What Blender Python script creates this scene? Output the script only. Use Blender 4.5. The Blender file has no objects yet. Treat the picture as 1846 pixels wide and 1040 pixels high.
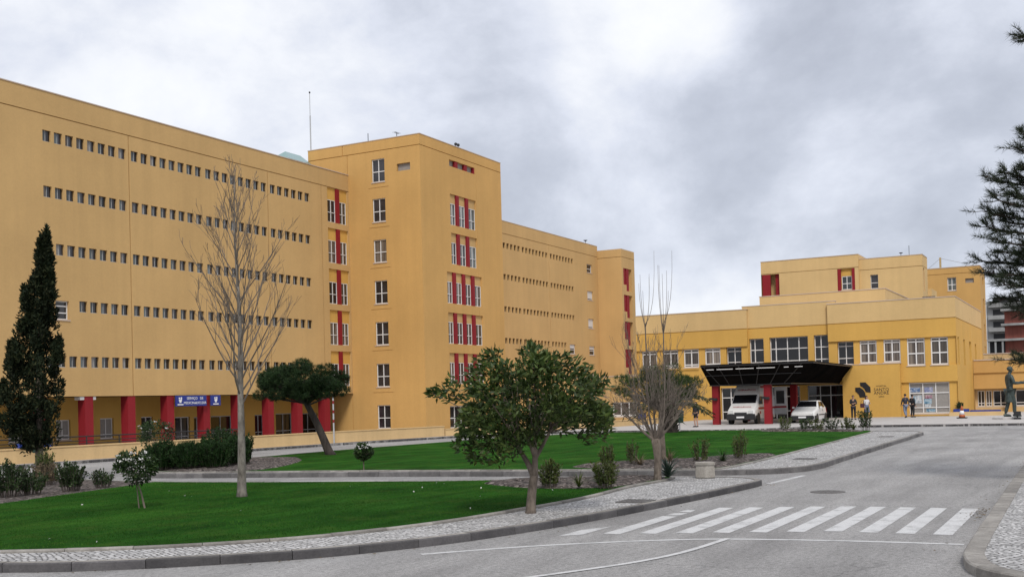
import bpy, bmesh, math, random
import numpy as np
from mathutils import Vector, Matrix
PI=math.pi
sc=bpy.context.scene; C=sc.collection
R=random.Random(7); NR=np.random.default_rng(11)
# ------------------------------------------------------------------ camera
YAW,PITCH,ROLL=1.08307838,0.0181206331,-0.0265476422
EYE=2.1
f_=Vector((math.sin(YAW),math.cos(YAW),0)); r_=Vector((math.cos(YAW),-math.sin(YAW),0)); u_=Vector((0,0,1))
f2=f_*math.cos(PITCH)+u_*math.sin(PITCH); u2=-f_*math.sin(PITCH)+u_*math.cos(PITCH)
r3=r_*math.cos(ROLL)+u2*math.sin(ROLL); u3=-r_*math.sin(ROLL)+u2*math.cos(ROLL)
cd=bpy.data.cameras.new('camera'); cam=bpy.data.objects.new('camera',cd); C.objects.link(cam)
m=Matrix((( r3.x,u3.x,-f2.x,0),(r3.y,u3.y,-f2.y,0),(r3.z,u3.z,-f2.z,EYE),(0,0,0,1)))
cam.matrix_world=m
cd.sensor_width=36; cd.lens=36*2006.09/1846; cd.shift_y=166/1846; cd.clip_end=5000; cd.clip_start=.1
sc.camera=cam
TURN=-YAW            # a plant turned by this has its local x along the street front seen from the path
# ------------------------------------------------------------------ materials
def newmat(name):
    mt=bpy.data.materials.new(name); mt.use_nodes=True; nt=mt.node_tree; nt.nodes.clear()
    o=nt.nodes.new('ShaderNodeOutputMaterial'); b=nt.nodes.new('ShaderNodeBsdfPrincipled')
    nt.links.new(b.outputs[0],o.inputs[0]); return mt,nt,b
def N(nt,t,**k):
    n=nt.nodes.new(t)
    for a,v in k.items():
        if a.startswith('i_'):
            key=a[2:]; key=int(key) if key.isdigit() else key
            n.inputs[key].default_value=v
        else: setattr(n,a,v)
    return n
def coords(nt,scale=(1,1,1),kind='Object',rot=(0,0,0)):
    tc=N(nt,'ShaderNodeTexCoord'); mp=N(nt,'ShaderNodeMapping'); mp.inputs['Scale'].default_value=scale; mp.inputs['Rotation'].default_value=rot
    nt.links.new(tc.outputs[kind],mp.inputs[0]); return mp.outputs[0]
def wcoords(nt,scale=(1,1,1),rot=(0,0,0)):
    g=N(nt,'ShaderNodeNewGeometry'); mp=N(nt,'ShaderNodeMapping'); mp.inputs['Scale'].default_value=scale; mp.inputs['Rotation'].default_value=rot
    nt.links.new(g.outputs['Position'],mp.inputs[0]); return mp.outputs[0]
def noise(nt,vec,scale,detail=4,rough=.55,dist=0):
    n=N(nt,'ShaderNodeTexNoise'); n.inputs['Scale'].default_value=scale; n.inputs['Detail'].default_value=detail; n.inputs['Roughness'].default_value=rough; n.inputs['Distortion'].default_value=dist
    nt.links.new(vec,n.inputs['Vector']); return n.outputs[0]
def ramp(nt,fac,stops):
    n=N(nt,'ShaderNodeValToRGB'); e=n.color_ramp.elements
    while len(e)<len(stops): e.new(.5)
    for i,(p,c) in enumerate(stops):
        e[i].position=p; e[i].color=(c if len(c)==4 else (*c,1))
    nt.links.new(fac,n.inputs[0]); return n.outputs[0]
def mix(nt,a,b,fac,mode='MIX'):
    n=N(nt,'ShaderNodeMix',data_type='RGBA',blend_type=mode)
    for s,v in((n.inputs[0],fac),(n.inputs[6],a),(n.inputs[7],b)):
        if hasattr(v,'node'): nt.links.new(v,s)
        elif isinstance(v,(int,float)): s.default_value=v
        else: s.default_value=(*v,1) if len(v)==3 else v
    return n.outputs[2]
def bump(nt,b,h,strength=.3,dist=.02):
    n=N(nt,'ShaderNodeBump'); n.inputs['Strength'].default_value=strength; n.inputs['Distance'].default_value=dist
    nt.links.new(h,n.inputs['Height']); nt.links.new(n.outputs[0],b.inputs['Normal'])
def g3(v): return (v,v,v)
def paint(name,col,amt=.10,streak=.05,rough=.85):
    mt,nt,b=newmat(name)
    v=wcoords(nt); v2=wcoords(nt,(1.3,1.3,.06))
    n1=ramp(nt,noise(nt,v,.22,5,.6),[(.3,g3(1-amt)),(.7,g3(1+amt*.4))])
    n2=ramp(nt,noise(nt,v2,1.2,4,.6),[(.35,g3(1-streak)),(.6,g3(1.0))])
    n3=ramp(nt,noise(nt,v,9,3,.6),[(.3,g3(.96)),(.7,g3(1.02))])
    c=mix(nt,mix(nt,mix(nt,col,n1,1,'MULTIPLY'),n2,1,'MULTIPLY'),n3,1,'MULTIPLY')
    nt.links.new(c,b.inputs['Base Color']); b.inputs['Roughness'].default_value=rough; b.inputs['Specular IOR Level'].default_value=.25
    bump(nt,b,noise(nt,v,40,3,.6),.15,.01); return mt
def plain(name,col,rough=.5,metal=0,spec=.5,var=.0):
    mt,nt,b=newmat(name); b.inputs['Roughness'].default_value=rough; b.inputs['Metallic'].default_value=metal; b.inputs['Specular IOR Level'].default_value=spec
    if var:
        c=mix(nt,col,ramp(nt,noise(nt,coords(nt),7,4,.6),[(.3,g3(1-var)),(.7,g3(1+var))]),1,'MULTIPLY'); nt.links.new(c,b.inputs['Base Color'])
    else: b.inputs['Base Color'].default_value=(*col,1)
    return mt
def leafmat(name,cols,rough=.55,trans=.0,spec=.3,nscale=2.5):
    mt,nt,b=newmat(name)
    g=N(nt,'ShaderNodeNewGeometry')
    c1=ramp(nt,g.outputs['Random Per Island'],[(i/(len(cols)-1),c) for i,c in enumerate(cols)])
    n=ramp(nt,noise(nt,coords(nt),nscale,2,.5),[(.35,g3(.62)),(.65,g3(1.25))])
    c=mix(nt,c1,n,1,'MULTIPLY')
    nt.links.new(c,b.inputs['Base Color']); b.inputs['Roughness'].default_value=rough; b.inputs['Specular IOR Level'].default_value=spec
    if trans:
        t=N(nt,'ShaderNodeBsdfTranslucent'); nt.links.new(c,t.inputs[0]); s=N(nt,'ShaderNodeMixShader'); s.inputs[0].default_value=trans
        nt.links.new(b.outputs[0],s.inputs[1]); nt.links.new(t.outputs[0],s.inputs[2])
        nt.links.new(s.outputs[0],nt.nodes['Material Output'].inputs[0])
    return mt
def barkmat(name,c1,c2,scale=6):
    mt,nt,b=newmat(name); v=coords(nt,(1,1,.35))
    c=ramp(nt,noise(nt,v,scale,6,.7),[(.35,c1),(.65,c2)]); nt.links.new(c,b.inputs['Base Color']); b.inputs['Roughness'].default_value=.9
    bump(nt,b,noise(nt,v,scale*4,5,.7),.6,.02); return mt
M={}
M['wing']=paint('peach_plaster',(.56,.36,.152))
M['tower']=paint('ochre_plaster',(.585,.345,.118))
M['ochre']=paint('golden_ochre_plaster',(.63,.37,.092))
M['band']=paint('pale_peach_plaster',(.645,.445,.205))
M['pale']=paint('pale_yellow_plaster',(.64,.45,.21))
M['cap']=paint('coping',(.55,.44,.36))
M['red']=paint('red_paint',(.25,.014,.02),.12,.06,.7)
M['lowwall']=paint('sandy_wall_plaster',(.66,.46,.23),.10,.10)
M['white']=plain('white_frame',(.72,.70,.68),.45,var=.05)
M['greyf']=plain('grey_frame',(.42,.43,.44),.4)
M['shutter']=plain('roller_shutter',(.62,.60,.58),.6,var=.05)
M['blind']=plain('grey_blind',(.27,.25,.23),.7,var=.1)
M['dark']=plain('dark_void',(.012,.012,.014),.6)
M['louvre']=plain('grey_louvre',(.26,.235,.215),.7,var=.08)
def glass(name,col,var=.5,rough=.06):
    mt,nt,b=newmat(name); oi=N(nt,'ShaderNodeObjectInfo')
    v=wcoords(nt)
    n=noise(nt,v,.9,3,.5)
    c=mix(nt,mix(nt,col,ramp(nt,oi.outputs['Random'],[(0,g3(1-var)),(1,g3(1+var*1.6))]),1,'MULTIPLY'),ramp(nt,n,[(.35,g3(.6)),(.65,g3(1.3))]),1,'MULTIPLY')
    nt.links.new(c,b.inputs['Base Color']); b.inputs['Roughness'].default_value=rough; b.inputs['Specular IOR Level'].default_value=.5
    return mt
M['glass']=glass('window_glass',(.022,.02,.022))
M['glass_sky']=glass('painted_sky_glass',(.085,.10,.10),.5)  # sky reflection painted into the pane as a lighter grey-green base colour
M['glassdark']=glass('dark_entrance_glass',(.007,.007,.008),.3,.04)
def curtain():
    mt,nt,b=newmat('curtained_glass'); v=wcoords(nt,(1,1,.02)); oi=N(nt,'ShaderNodeObjectInfo')
    c=ramp(nt,noise(nt,v,7,2,.5),[(.35,(.05,.035,.028)),(.65,(.20,.165,.13))])
    c=mix(nt,c,ramp(nt,oi.outputs['Random'],[(0,g3(.45)),(1,g3(1.25))]),1,'MULTIPLY')
    nt.links.new(c,b.inputs['Base Color']); b.inputs['Roughness'].default_value=.12; return mt
M['curtain']=curtain()
M['steel']=plain('black_steel',(.022,.02,.02),.45,.2)
def canopyglass():
    mt,nt,b=newmat('smoked_canopy_panels'); v=wcoords(nt)
    c=ramp(nt,noise(nt,v,.7,4,.6),[(.3,(.004,.004,.004)),(.7,(.010,.008,.007))]); nt.links.new(c,b.inputs['Base Color']); b.inputs['Roughness'].default_value=.9; b.inputs['Specular IOR Level'].default_value=.0; return mt
M['canopy']=canopyglass()
M['bluesign']=plain('blue_sign',(.012,.03,.22),.45)
M['blue']=plain('blue_paint',(.015,.04,.25),.5,var=.2)
M['black']=plain('black_plastic',(.014,.014,.015),.5)
M['rubber']=plain('tyre_rubber',(.012,.012,.012),.8)
M['carwhite']=plain('white_car_paint',(.72,.71,.69),.22,var=.03)
M['chrome']=plain('rim_metal',(.45,.45,.46),.35,.8)
M['lamp']=plain('headlamp_glass',(.5,.5,.48),.1)
M['amber']=plain('amber_lens',(.5,.12,.01),.2)
M['redvinyl']=plain('red_vinyl',(.38,.015,.02),.4)
M['mesh_green']=plain('dark_green_bin',(.008,.03,.02),.5,var=.2)
M['bronze']=plain('bronze_patina',(.045,.06,.055),.5,.35,var=.35)
M['stone']=plain('plinth_stone',(.45,.43,.41),.8,var=.15)
M['text']=plain('dark_lettering',(.05,.035,.02),.6)
M['logo']=plain('black_logo',(.012,.01,.012),.6)
M['whitelet']=plain('white_lettering',(.75,.75,.75),.5)
M['orange']=plain('orange_plastic',(.42,.10,.03),.5)
M['crane']=plain('faded_crane_yellow',(.42,.30,.14),.6)
M['teal']=plain('teal_glazing',(.18,.30,.29),.2)
def concrete(name,a,bc,sc_=1.5,isl=False):
    mt,nt,b=newmat(name); v=wcoords(nt)
    c=ramp(nt,noise(nt,v,sc_,7,.7),[(.3,a),(.7,bc)])
    c=mix(nt,c,ramp(nt,noise(nt,v,30,3,.7),[(.3,g3(.8)),(.7,g3(1.12))]),1,'MULTIPLY')
    if isl:
        g=N(nt,'ShaderNodeNewGeometry'); c=mix(nt,c,ramp(nt,g.outputs['Random Per Island'],[(0,g3(.72)),(1,g3(1.2))]),1,'MULTIPLY')
    nt.links.new(c,b.inputs['Base Color']); b.inputs['Roughness'].default_value=.9
    bump(nt,b,noise(nt,v,25,5,.7),.4,.02); return mt
M['kerb']=concrete('weathered_kerb_stone',(.075,.07,.072),(.20,.19,.185),2.2,True)
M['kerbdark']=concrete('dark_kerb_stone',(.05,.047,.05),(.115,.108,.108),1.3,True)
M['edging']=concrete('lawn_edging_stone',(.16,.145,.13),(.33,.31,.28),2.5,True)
M['bollard']=concrete('rough_concrete',(.20,.18,.155),(.42,.39,.345),3)
M['plaza']=concrete('pale_paving',(.40,.375,.355),(.50,.475,.45),.5)
M['rough_conc']=concrete('grey_concrete',(.20,.20,.20),(.34,.34,.33),.4)
M['brick']=paint('red_brickwork',(.26,.085,.065),.2,.2)
def asphalt():
    mt,nt,b=newmat('worn_asphalt'); v=wcoords(nt)
    c=ramp(nt,noise(nt,v,.16,6,.62,.6),[(.3,(.235,.226,.22)),(.7,(.36,.35,.34))])
    c=mix(nt,c,ramp(nt,noise(nt,wcoords(nt,(.25,1.6,1)),.8,5,.6,.4),[(.35,g3(.82)),(.62,g3(1.06))]),1,'MULTIPLY')
    c=mix(nt,c,ramp(nt,noise(nt,v,60,2,.7),[(.33,g3(.62)),(.5,g3(1.0)),(.68,g3(1.35))]),1,'MULTIPLY')
    c=mix(nt,c,ramp(nt,noise(nt,v,14,4,.75),[(.36,g3(.72)),(.5,g3(1.0)),(.66,g3(1.2))]),1,'MULTIPLY')
    vo=N(nt,'ShaderNodeTexVoronoi',feature='DISTANCE_TO_EDGE'); vo.inputs['Scale'].default_value=.32
    vw=N(nt,'ShaderNodeVectorMath',operation='ADD'); nt.links.new(v,vw.inputs[0])
    nn=N(nt,'ShaderNodeTexNoise'); nn.inputs['Scale'].default_value=1.2; nn.inputs['Detail'].default_value=5; nt.links.new(v,nn.inputs['Vector']); nt.links.new(nn.outputs[1],vw.inputs[1]); nt.links.new(vw.outputs[0],vo.inputs['Vector'])
    crack=ramp(nt,vo.outputs[0],[(0,g3(.66)),(.008,g3(1))])
    mask=ramp(nt,noise(nt,v,.25,2,.5),[(.48,g3(0)),(.6,g3(1))])
    c=mix(nt,c,mix(nt,(1,1,1),crack,mask),1,'MULTIPLY')
    nt.links.new(c,b.inputs['Base Color']); b.inputs['Roughness'].default_value=.88; b.inputs['Specular IOR Level'].default_value=.3
    bump(nt,b,noise(nt,v,90,3,.8),.5,.015); return mt
M['asphalt']=asphalt()
def cobble():
    mt,nt,b=newmat('limestone_cobbles'); v=wcoords(nt,rot=(0,0,.5))
    nn=N(nt,'ShaderNodeTexNoise'); nn.inputs['Scale'].default_value=.7; nn.inputs['Detail'].default_value=1; nt.links.new(v,nn.inputs['Vector'])
    va=N(nt,'ShaderNodeVectorMath',operation='MULTIPLY_ADD'); nt.links.new(nn.outputs[1],va.inputs[0]); va.inputs[1].default_value=(.35,.35,0); nt.links.new(v,va.inputs[2])
    vo=N(nt,'ShaderNodeTexVoronoi',feature='DISTANCE_TO_EDGE'); vo.inputs['Scale'].default_value=11.5; vo.inputs['Randomness'].default_value=.5; nt.links.new(va.outputs[0],vo.inputs['Vector'])
    vc=N(nt,'ShaderNodeTexVoronoi',feature='F1'); vc.inputs['Scale'].default_value=11.5; vc.inputs['Randomness'].default_value=.5; nt.links.new(va.outputs[0],vc.inputs['Vector'])
    bw=N(nt,'ShaderNodeRGBToBW'); nt.links.new(vc.outputs['Color'],bw.inputs[0])
    stone=ramp(nt,bw.outputs[0],[(.2,(.40,.39,.38)),(.5,(.55,.535,.525)),(.8,(.68,.665,.65))])
    joint=ramp(nt,vo.outputs[0],[(.03,(.22,.21,.20)),(.14,(1,1,1))])
    c=mix(nt,stone,joint,1,'MULTIPLY')
    c=mix(nt,c,ramp(nt,noise(nt,v,.5,5,.6),[(.3,g3(.82)),(.65,g3(1.05))]),1,'MULTIPLY')
    nt.links.new(c,b.inputs['Base Color']); b.inputs['Roughness'].default_value=.8
    bump(nt,b,ramp(nt,vo.outputs[0],[(0,g3(0)),(.25,g3(1))]),.9,.03); return mt
M['cobble']=cobble()
def lawnmat():
    mt,nt,b=newmat('lawn_turf'); v=wcoords(nt)
    c=ramp(nt,noise(nt,v,.35,6,.62,.5),[(.28,(.014,.066,.008)),(.5,(.024,.094,.011)),(.72,(.046,.135,.017))])
    c=mix(nt,c,ramp(nt,noise(nt,wcoords(nt,rot=(0,0,1.1),scale=(.3,1.3,1)),1.6,5,.6),[(.3,g3(.62)),(.7,g3(1.3))]),1,'MULTIPLY')
    c=mix(nt,c,ramp(nt,noise(nt,v,45,2,.7),[(.3,g3(.6)),(.7,g3(1.35))]),1,'MULTIPLY')
    y=ramp(nt,noise(nt,v,1.1,5,.7),[(.52,g3(0)),(.72,g3(.5))])
    c=mix(nt,c,(.075,.115,.02),y)
    nt.links.new(c,b.inputs['Base Color']); b.inputs['Roughness'].default_value=.95; b.inputs['Specular IOR Level'].default_value=.03
    bump(nt,b,noise(nt,v,60,3,.8),.9,.05); return mt
M['lawn']=lawnmat()
def soilmat():
    mt,nt,b=newmat('mulch_soil'); v=wcoords(nt)
    vo=N(nt,'ShaderNodeTexVoronoi',feature='F1'); vo.inputs['Scale'].default_value=14; nt.links.new(v,vo.inputs['Vector'])
    bw=N(nt,'ShaderNodeRGBToBW'); nt.links.new(vo.outputs['Color'],bw.inputs[0])
    c=ramp(nt,bw.outputs[0],[(.2,(.025,.018,.015)),(.6,(.085,.066,.057)),(.9,(.24,.20,.18))])
    nt.links.new(c,b.inputs['Base Color']); b.inputs['Roughness'].default_value=.95
    bump(nt,b,vo.outputs['Distance'],1,.06); return mt
M['soil']=soilmat()
def markmat():
    mt,nt,b=newmat('road_marking_paint'); v=wcoords(nt)
    c=ramp(nt,noise(nt,v,2.2,7,.75),[(.33,(.33,.325,.32)),(.50,(.56,.555,.55))])
    c=mix(nt,c,ramp(nt,noise(nt,v,55,2,.7),[(.3,g3(.75)),(.6,g3(1.05))]),1,'MULTIPLY')
    nt.links.new(c,b.inputs['Base Color']); b.inputs['Roughness'].default_value=.8; return mt
M['mark']=markmat()
M['earth']=concrete('bare_ground',(.20,.19,.17),(.28,.27,.25),.05)
M['bark_pale']=barkmat('pale_bark',(.07,.06,.05),(.28,.25,.215),7)
M['bark_vase']=barkmat('warm_twigs',(.085,.066,.052),(.20,.165,.135),5)
M['bark_twig']=barkmat('grey_twigs',(.055,.042,.034),(.135,.108,.088),5)
M['bark_dark']=barkmat('dark_pine_bark',(.018,.013,.010),(.06,.045,.036),6)
M['bark_brown']=barkmat('brown_bark',(.075,.058,.045),(.21,.17,.135),8)
# ------------------------------------------------------------------ mesh builder
class MB:
    def __init__(s): s.v=[]; s.f=[]; s.m=[]
    def add(s,vs,fs,mi=0):
        o=len(s.v); s.v+= [tuple(p) for p in vs]; s.f+=[tuple(i+o for i in f) for f in fs]; s.m+=[mi]*len(fs)
    def quad(s,a,b,c,d,mi=0): s.add([a,b,c,d],[(0,1,2,3)],mi)
    def box(s,x0,x1,y0,y1,z0,z1,mi=0,skip=''):
        v=[(x0,y0,z0),(x1,y0,z0),(x1,y1,z0),(x0,y1,z0),(x0,y0,z1),(x1,y0,z1),(x1,y1,z1),(x0,y1,z1)]
        f={'b':(3,2,1,0),'t':(4,5,6,7),'f':(0,1,5,4),'r':(1,2,6,5),'k':(2,3,7,6),'l':(3,0,4,7)}
        s.add(v,[f[k] for k in f if k not in skip],mi)
    def prism(s,poly,z0,z1,mi=0,bottom=False):
        n=len(poly); v=[(x,y,z0) for x,y in poly]+[(x,y,z1) for x,y in poly]
        f=[tuple(range(n,2*n))]+[(i,(i+1)%n,n+(i+1)%n,n+i) for i in range(n)]
        if bottom: f.append(tuple(range(n-1,-1,-1)))
        s.add(v,f,mi)
    def tube(s,pts,rad,n=6,mi=0,cap=True):
        pts=[Vector(p) for p in pts]; k=len(pts)
        if not hasattr(rad,'__len__'): rad=[rad]*k
        vs=[]; prev=None
        for i,p in enumerate(pts):
            t=(pts[min(i+1,k-1)]-pts[max(i-1,0)])
            t=t.normalized() if t.length>1e-9 else Vector((0,0,1))
            if prev is None: a=t.orthogonal().normalized()
            else:
                a=prev-t*prev.dot(t); a=a.normalized() if a.length>1e-6 else t.orthogonal().normalized()
            prev=a; b=t.cross(a)
            for j in range(n):
                an=2*PI*j/n; vs.append(p+(a*math.cos(an)+b*math.sin(an))*rad[i])
        fs=[(i*n+j,i*n+(j+1)%n,(i+1)*n+(j+1)%n,(i+1)*n+j) for i in range(k-1) for j in range(n)]
        if cap: fs+=[tuple(range(n-1,-1,-1)),tuple(range((k-1)*n,k*n))]
        s.add(vs,fs,mi)
    def lathe(s,prof,n=16,c=(0,0,0),mi=0,axis='z'):
        vs=[]
        for r,z in prof:
            for j in range(n):
                a=2*PI*j/n; x,y=r*math.cos(a),r*math.sin(a)
                p={'z':(x,y,z),'x':(z,x,y),'y':(x,z,y)}[axis]
                vs.append((p[0]+c[0],p[1]+c[1],p[2]+c[2]))
        k=len(prof)
        fs=[(i*n+j,i*n+(j+1)%n,(i+1)*n+(j+1)%n,(i+1)*n+j) for i in range(k-1) for j in range(n)]
        fs+=[tuple(range(n-1,-1,-1)),tuple(range((k-1)*n,k*n))]
        s.add(vs,fs,mi)
    def build(s,name,mats,parent=None,smooth=False,local=False,bevel=0):
        me=bpy.data.meshes.new(name)
        o=Vector((0,0,0))
        if parent is not None and not local: o=wloc(parent)
        me.from_pydata([(p[0]-o[0],p[1]-o[1],p[2]-o[2]) for p in s.v],[],s.f)
        if not isinstance(mats,(list,tuple)): mats=[mats]
        for mm in mats: me.materials.append(M[mm] if isinstance(mm,str) else mm)
        if len(mats)>1: me.polygons.foreach_set('material_index',s.m)
        if bevel:
            bm=bmesh.new(); bm.from_mesh(me); bmesh.ops.remove_doubles(bm,verts=bm.verts,dist=1e-4)
            bmesh.ops.bevel(bm,geom=[e for e in bm.edges if len(e.link_faces)==2 and e.calc_face_angle(0)>.5],offset=bevel,segments=2,affect='EDGES',clamp_overlap=True)
            bm.to_mesh(me); bm.free()
        if smooth: me.polygons.foreach_set('use_smooth',[True]*len(me.polygons))
        me.update()
        ob=bpy.data.objects.new(name,me); C.objects.link(ob)
        if parent is not None: ob.parent=parent
        return ob
def wloc(o):
    p=Vector(o.location)
    while o.parent is not None: o=o.parent; p+=Vector(o.location)
    return p
def tag(o,label=None,cat=None,group=None,kind=None):
    for k,v in(('label',label),('category',cat),('group',group),('kind',kind)):
        if v: o[k]=v
    return o
def thing(name,label,cat,loc,group=None,rz=0,scale=1):
    o=bpy.data.objects.new(name,None); C.objects.link(o); o.location=loc; o.rotation_euler=(0,0,rz); o.scale=(scale,)*3
    o.empty_display_size=.2
    return tag(o,label,cat,group)
def struct(o): o['kind']='structure'; return o
def copy_tree(o,parent=None):
    c=o.copy(); C.objects.link(c); c.parent=parent
    for ch in list(o.children): copy_tree(ch,c)
    return c
# ------------------------------------------------------------------ facades
class Facade:
    """a wall plane: axis 'y' faces -Y (u = X), axis 'x' faces -X (u = Y); d is distance in front of it"""
    def __init__(s,axis,pos): s.axis=axis; s.pos=pos
    def P(s,u,z,d=0): return (u,s.pos-d,z) if s.axis=='y' else (s.pos-d,u,z)
    def bar(s,mb,u0,u1,z0,z1,d0,d1,mi=0):
        if s.axis=='y': mb.box(u0,u1,s.pos-d1,s.pos-d0,z0,z1,mi)
        else: mb.box(s.pos-d1,s.pos-d0,u0,u1,z0,z1,mi)
    def wall(s,mb,u0,u1,z0,z1,rects,mi=0):
        # rects: (u0,u1,z0,z1,depth,mat or None): later ones win; depth <0 stands proud; None leaves the back open
        us=sorted({u0,u1,*[min(max(v,u0),u1) for r in rects for v in r[:2]]}); zs=sorted({z0,z1,*[min(max(v,z0),z1) for r in rects for v in r[2:4]]})
        def cell(a,b):
            D,mm=0,mi
            for r in rects:
                if r[0]<a<r[1] and r[2]<b<r[3]: D,mm=r[4],r[5]
            return D,mm
        G=[[cell((us[i]+us[i+1])/2,(zs[j]+zs[j+1])/2) for j in range(len(zs)-1)] for i in range(len(us)-1)]
        for i in range(len(us)-1):
            for j in range(len(zs)-1):
                D,mm=G[i][j]; a,b,c,d=us[i],us[i+1],zs[j],zs[j+1]
                if mm is not None: mb.quad(s.P(a,c,-D),s.P(b,c,-D),s.P(b,d,-D),s.P(a,d,-D),mm)
                if i+1<len(us)-1:
                    D2,m2=G[i+1][j]
                    if D2!=D: mb.quad(s.P(b,c,-D),s.P(b,c,-D2),s.P(b,d,-D2),s.P(b,d,-D),m2 if (D2<D and m2 is not None) else (mm if mm is not None else mi))
                if j+1<len(zs)-1:
                    D2,m2=G[i][j+1]
                    if D2!=D: mb.quad(s.P(a,d,-D),s.P(a,d,-D2),s.P(b,d,-D2),s.P(b,d,-D),m2 if (D2<D and m2 is not None) else (mm if mm is not None else mi))
    def window(s,parent,u0,u1,z0,z1,depth,pane='glass',frame='white',vs=(.5,),hs=(.45,),fw=.06,sill=True,name='window',sillout=.05):
        mb=MB(); p=s.P
        mb.quad(p(u0,z0,-depth),p(u1,z0,-depth),p(u1,z1,-depth),p(u0,z1,-depth))
        w=mb.build(name,pane,parent)
        fb=MB(); a,b=-depth+.003,-depth+.05
        s.bar(fb,u0+.004,u0+fw,z0+.004,z1-.004,a,b); s.bar(fb,u1-fw,u1-.004,z0+.004,z1-.004,a,b)
        s.bar(fb,u0+fw,u1-fw,z0+.004,z0+fw,a,b); s.bar(fb,u0+fw,u1-fw,z1-fw,z1-.004,a,b)
        for t in vs:
            c=u0+(u1-u0)*t; s.bar(fb,c-fw*.5,c+fw*.5,z0+fw,z1-fw,a,b)
        for t in hs:
            c=z0+(z1-z0)*t; s.bar(fb,u0+fw,u1-fw,c-fw*.5,c+fw*.5,a,b+.004)
        fb.build('frame',frame,w)
        if sill:
            sb=MB(); s.bar(sb,u0-.05,u1+.05,z0-.075,z0-.002,.002,sillout); sb.build('sill','cap',w)
        return w
def smallwin(mb,F,u0,u1,z0,z1,depth,k):
    p=F.P; um=u0+(u1-u0)*(.45+.1*((k*37)%5)/5)
    a=-depth
    mb.quad(p(u0,z0,a),p(um,z0,a),p(um,z1,a),p(u0,z1,a),0); mb.quad(p(um,z0,a),p(u1,z0,a),p(u1,z1,a),p(um,z1,a),1)
    F.bar(mb,um-.012,um+.012,z0+.03,z1,a+.003,a+.03,2); F.bar(mb,u0,u1,z0,z0+.03,a+.003,a+.06,2)
def solid_rest(mb,x0,x1,y0,y1,z0,z1,skip,mi=0,roof=None):
    mb.box(x0,x1,y0,y1,z0,z1,mi,skip=skip)
# ================================================================== BUILDINGS
def arc_piers(F,par,xs,z0,z1,d0,d1,mat='red',name='pier'):
    for a,b in xs:
        mb=MB(); F.bar(mb,a,b,z0,z1,d0,d1); mb.build(name,mat,par)
# ---------------- main ward wing
wing=thing('ward_building','long peach ward block on the left, five rows of tiny windows above red columns','building',(50,53.62,0))
F=Facade('y',53.62)
tops=[18.48,15.24,11.95,8.71,5.41]; WH=.66; WW=.58
wg1=[44.01+.802*k for k in range(8)]; wg2=[50.64+.802*k for k in range(8)]+[57.22+.812*k for k in range(8)]; wg3=[63.9+.805*k for k in range(6)]
small=[]
for i,t in enumerate(tops):
    a=wg1
    if i==3: a=wg1[3:]
    for x in a+wg2+wg3: small.append((x,x+WW,t-WH,t))
rects=[(28,73.6,19.37,19.43,.09,0)]
for x in (50.45,63.64,69.99): rects.append((x-.035,x+.035,3.05,19.37,.06,0))
for s in small: rects.append((*s,.15,None))
lone=(44.70,45.66,7.55,8.65); rects.append((*lone,.22,None))
wb=[16.63,13.40,10.15,6.90,3.64]; wt=[18.42,15.2,11.9,8.68,5.42]; rt=[19.37,16.16,12.92,9.66,6.40]
bays=[]
for b,t,c in zip(wb,wt,rt):
    rects.append((70.76,73.42,b,c,.12,1))
    for a,e in ((70.80,71.88),(72.35,73.30)): rects.append((a,e,b+.01,t,.18,None)); bays.append((a,e,b+.01,t))
mb=MB(); F.wall(mb,28,73.6,3.05,20.73,rects)
mb.box(28,73.6,53.62,69.6,3.05,20.73,0,skip='ft')
mb.build('wall',['wing','ochre'],wing)
mb=MB(); mb.box(28.3,73.3,53.92,69.3,20.2,20.3); mb.box(27.9,73.598,53.58,53.9,20.732,20.79); mb.build('roof',['cap'],wing)
small.sort(key=lambda s:s[0])
for k,s in enumerate(small[:95]):
    mb=MB(); smallwin(mb,F,*s,.13,k); mb.build('window',[('glass_sky','glass_sky','blind','glass_sky','glass_sky','curtain','glass_sky')[(k*5+k//9)%7],'glass','greyf'],wing)
mb=MB()
for k,s in enumerate(small[95:]): smallwin(mb,F,*s,.13,k)
o=mb.build('small_window',['glass_sky','glass','greyf'],wing); o['kind']='stuff'
F.window(wing,*lone,.2,'glass','white',vs=(),hs=(.36,.72),name='shuttered_window')
for k,(a,b,c,d) in enumerate(bays): F.window(wing,a,b,c,d,.165,'curtain' if k%4 else 'glass','white',vs=(.5,),hs=(.44,),fw=.045,name='bay_window',sill=False)
for b,c in zip(wb,rt): arc_piers(F,wing,[(71.90,72.33)],b,c-.004,-.118,.0)
# undercroft behind the red columns
B=Facade('y',57.0); mb=MB()
gw=[]
for k in range(7):
    x=44.0+3.4*k if k<5 else 0
    if k<5: gw+= [(x,x+1.1,.42,1.66),(x+1.72,x+2.15,.42,1.6)]
gw=[(40.4,41.5,.42,1.66),(44.0,45.0,.42,1.62),(47.4,48.47,.44,1.66),(49.08,49.5,.44,1.6),(50.8,51.9,.36,1.68),(52.56,53.0,.36,1.6),(54.27,55.3,.44,1.69),(55.97,56.4,.4,1.6),(57.34,58.75,-.1,1.6),(59.15,60.0,-.1,1.55),(60.85,63.08,.0,1.58),(65.57,66.6,-.1,1.56),(68.0,70.0,-.1,1.6),(71.0,73.2,-.1,1.55)]
B.wall(mb,28,73.6,-.3,3.05,[(a,b,c,d,.2,None) for a,b,c,d in gw]); mb.quad((28,53.62,3.05),(73.6,53.62,3.05),(73.6,57,3.05),(28,57,3.05),1)
mb.build('undercroft_wall',['ochre','wing'],wing)
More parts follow.
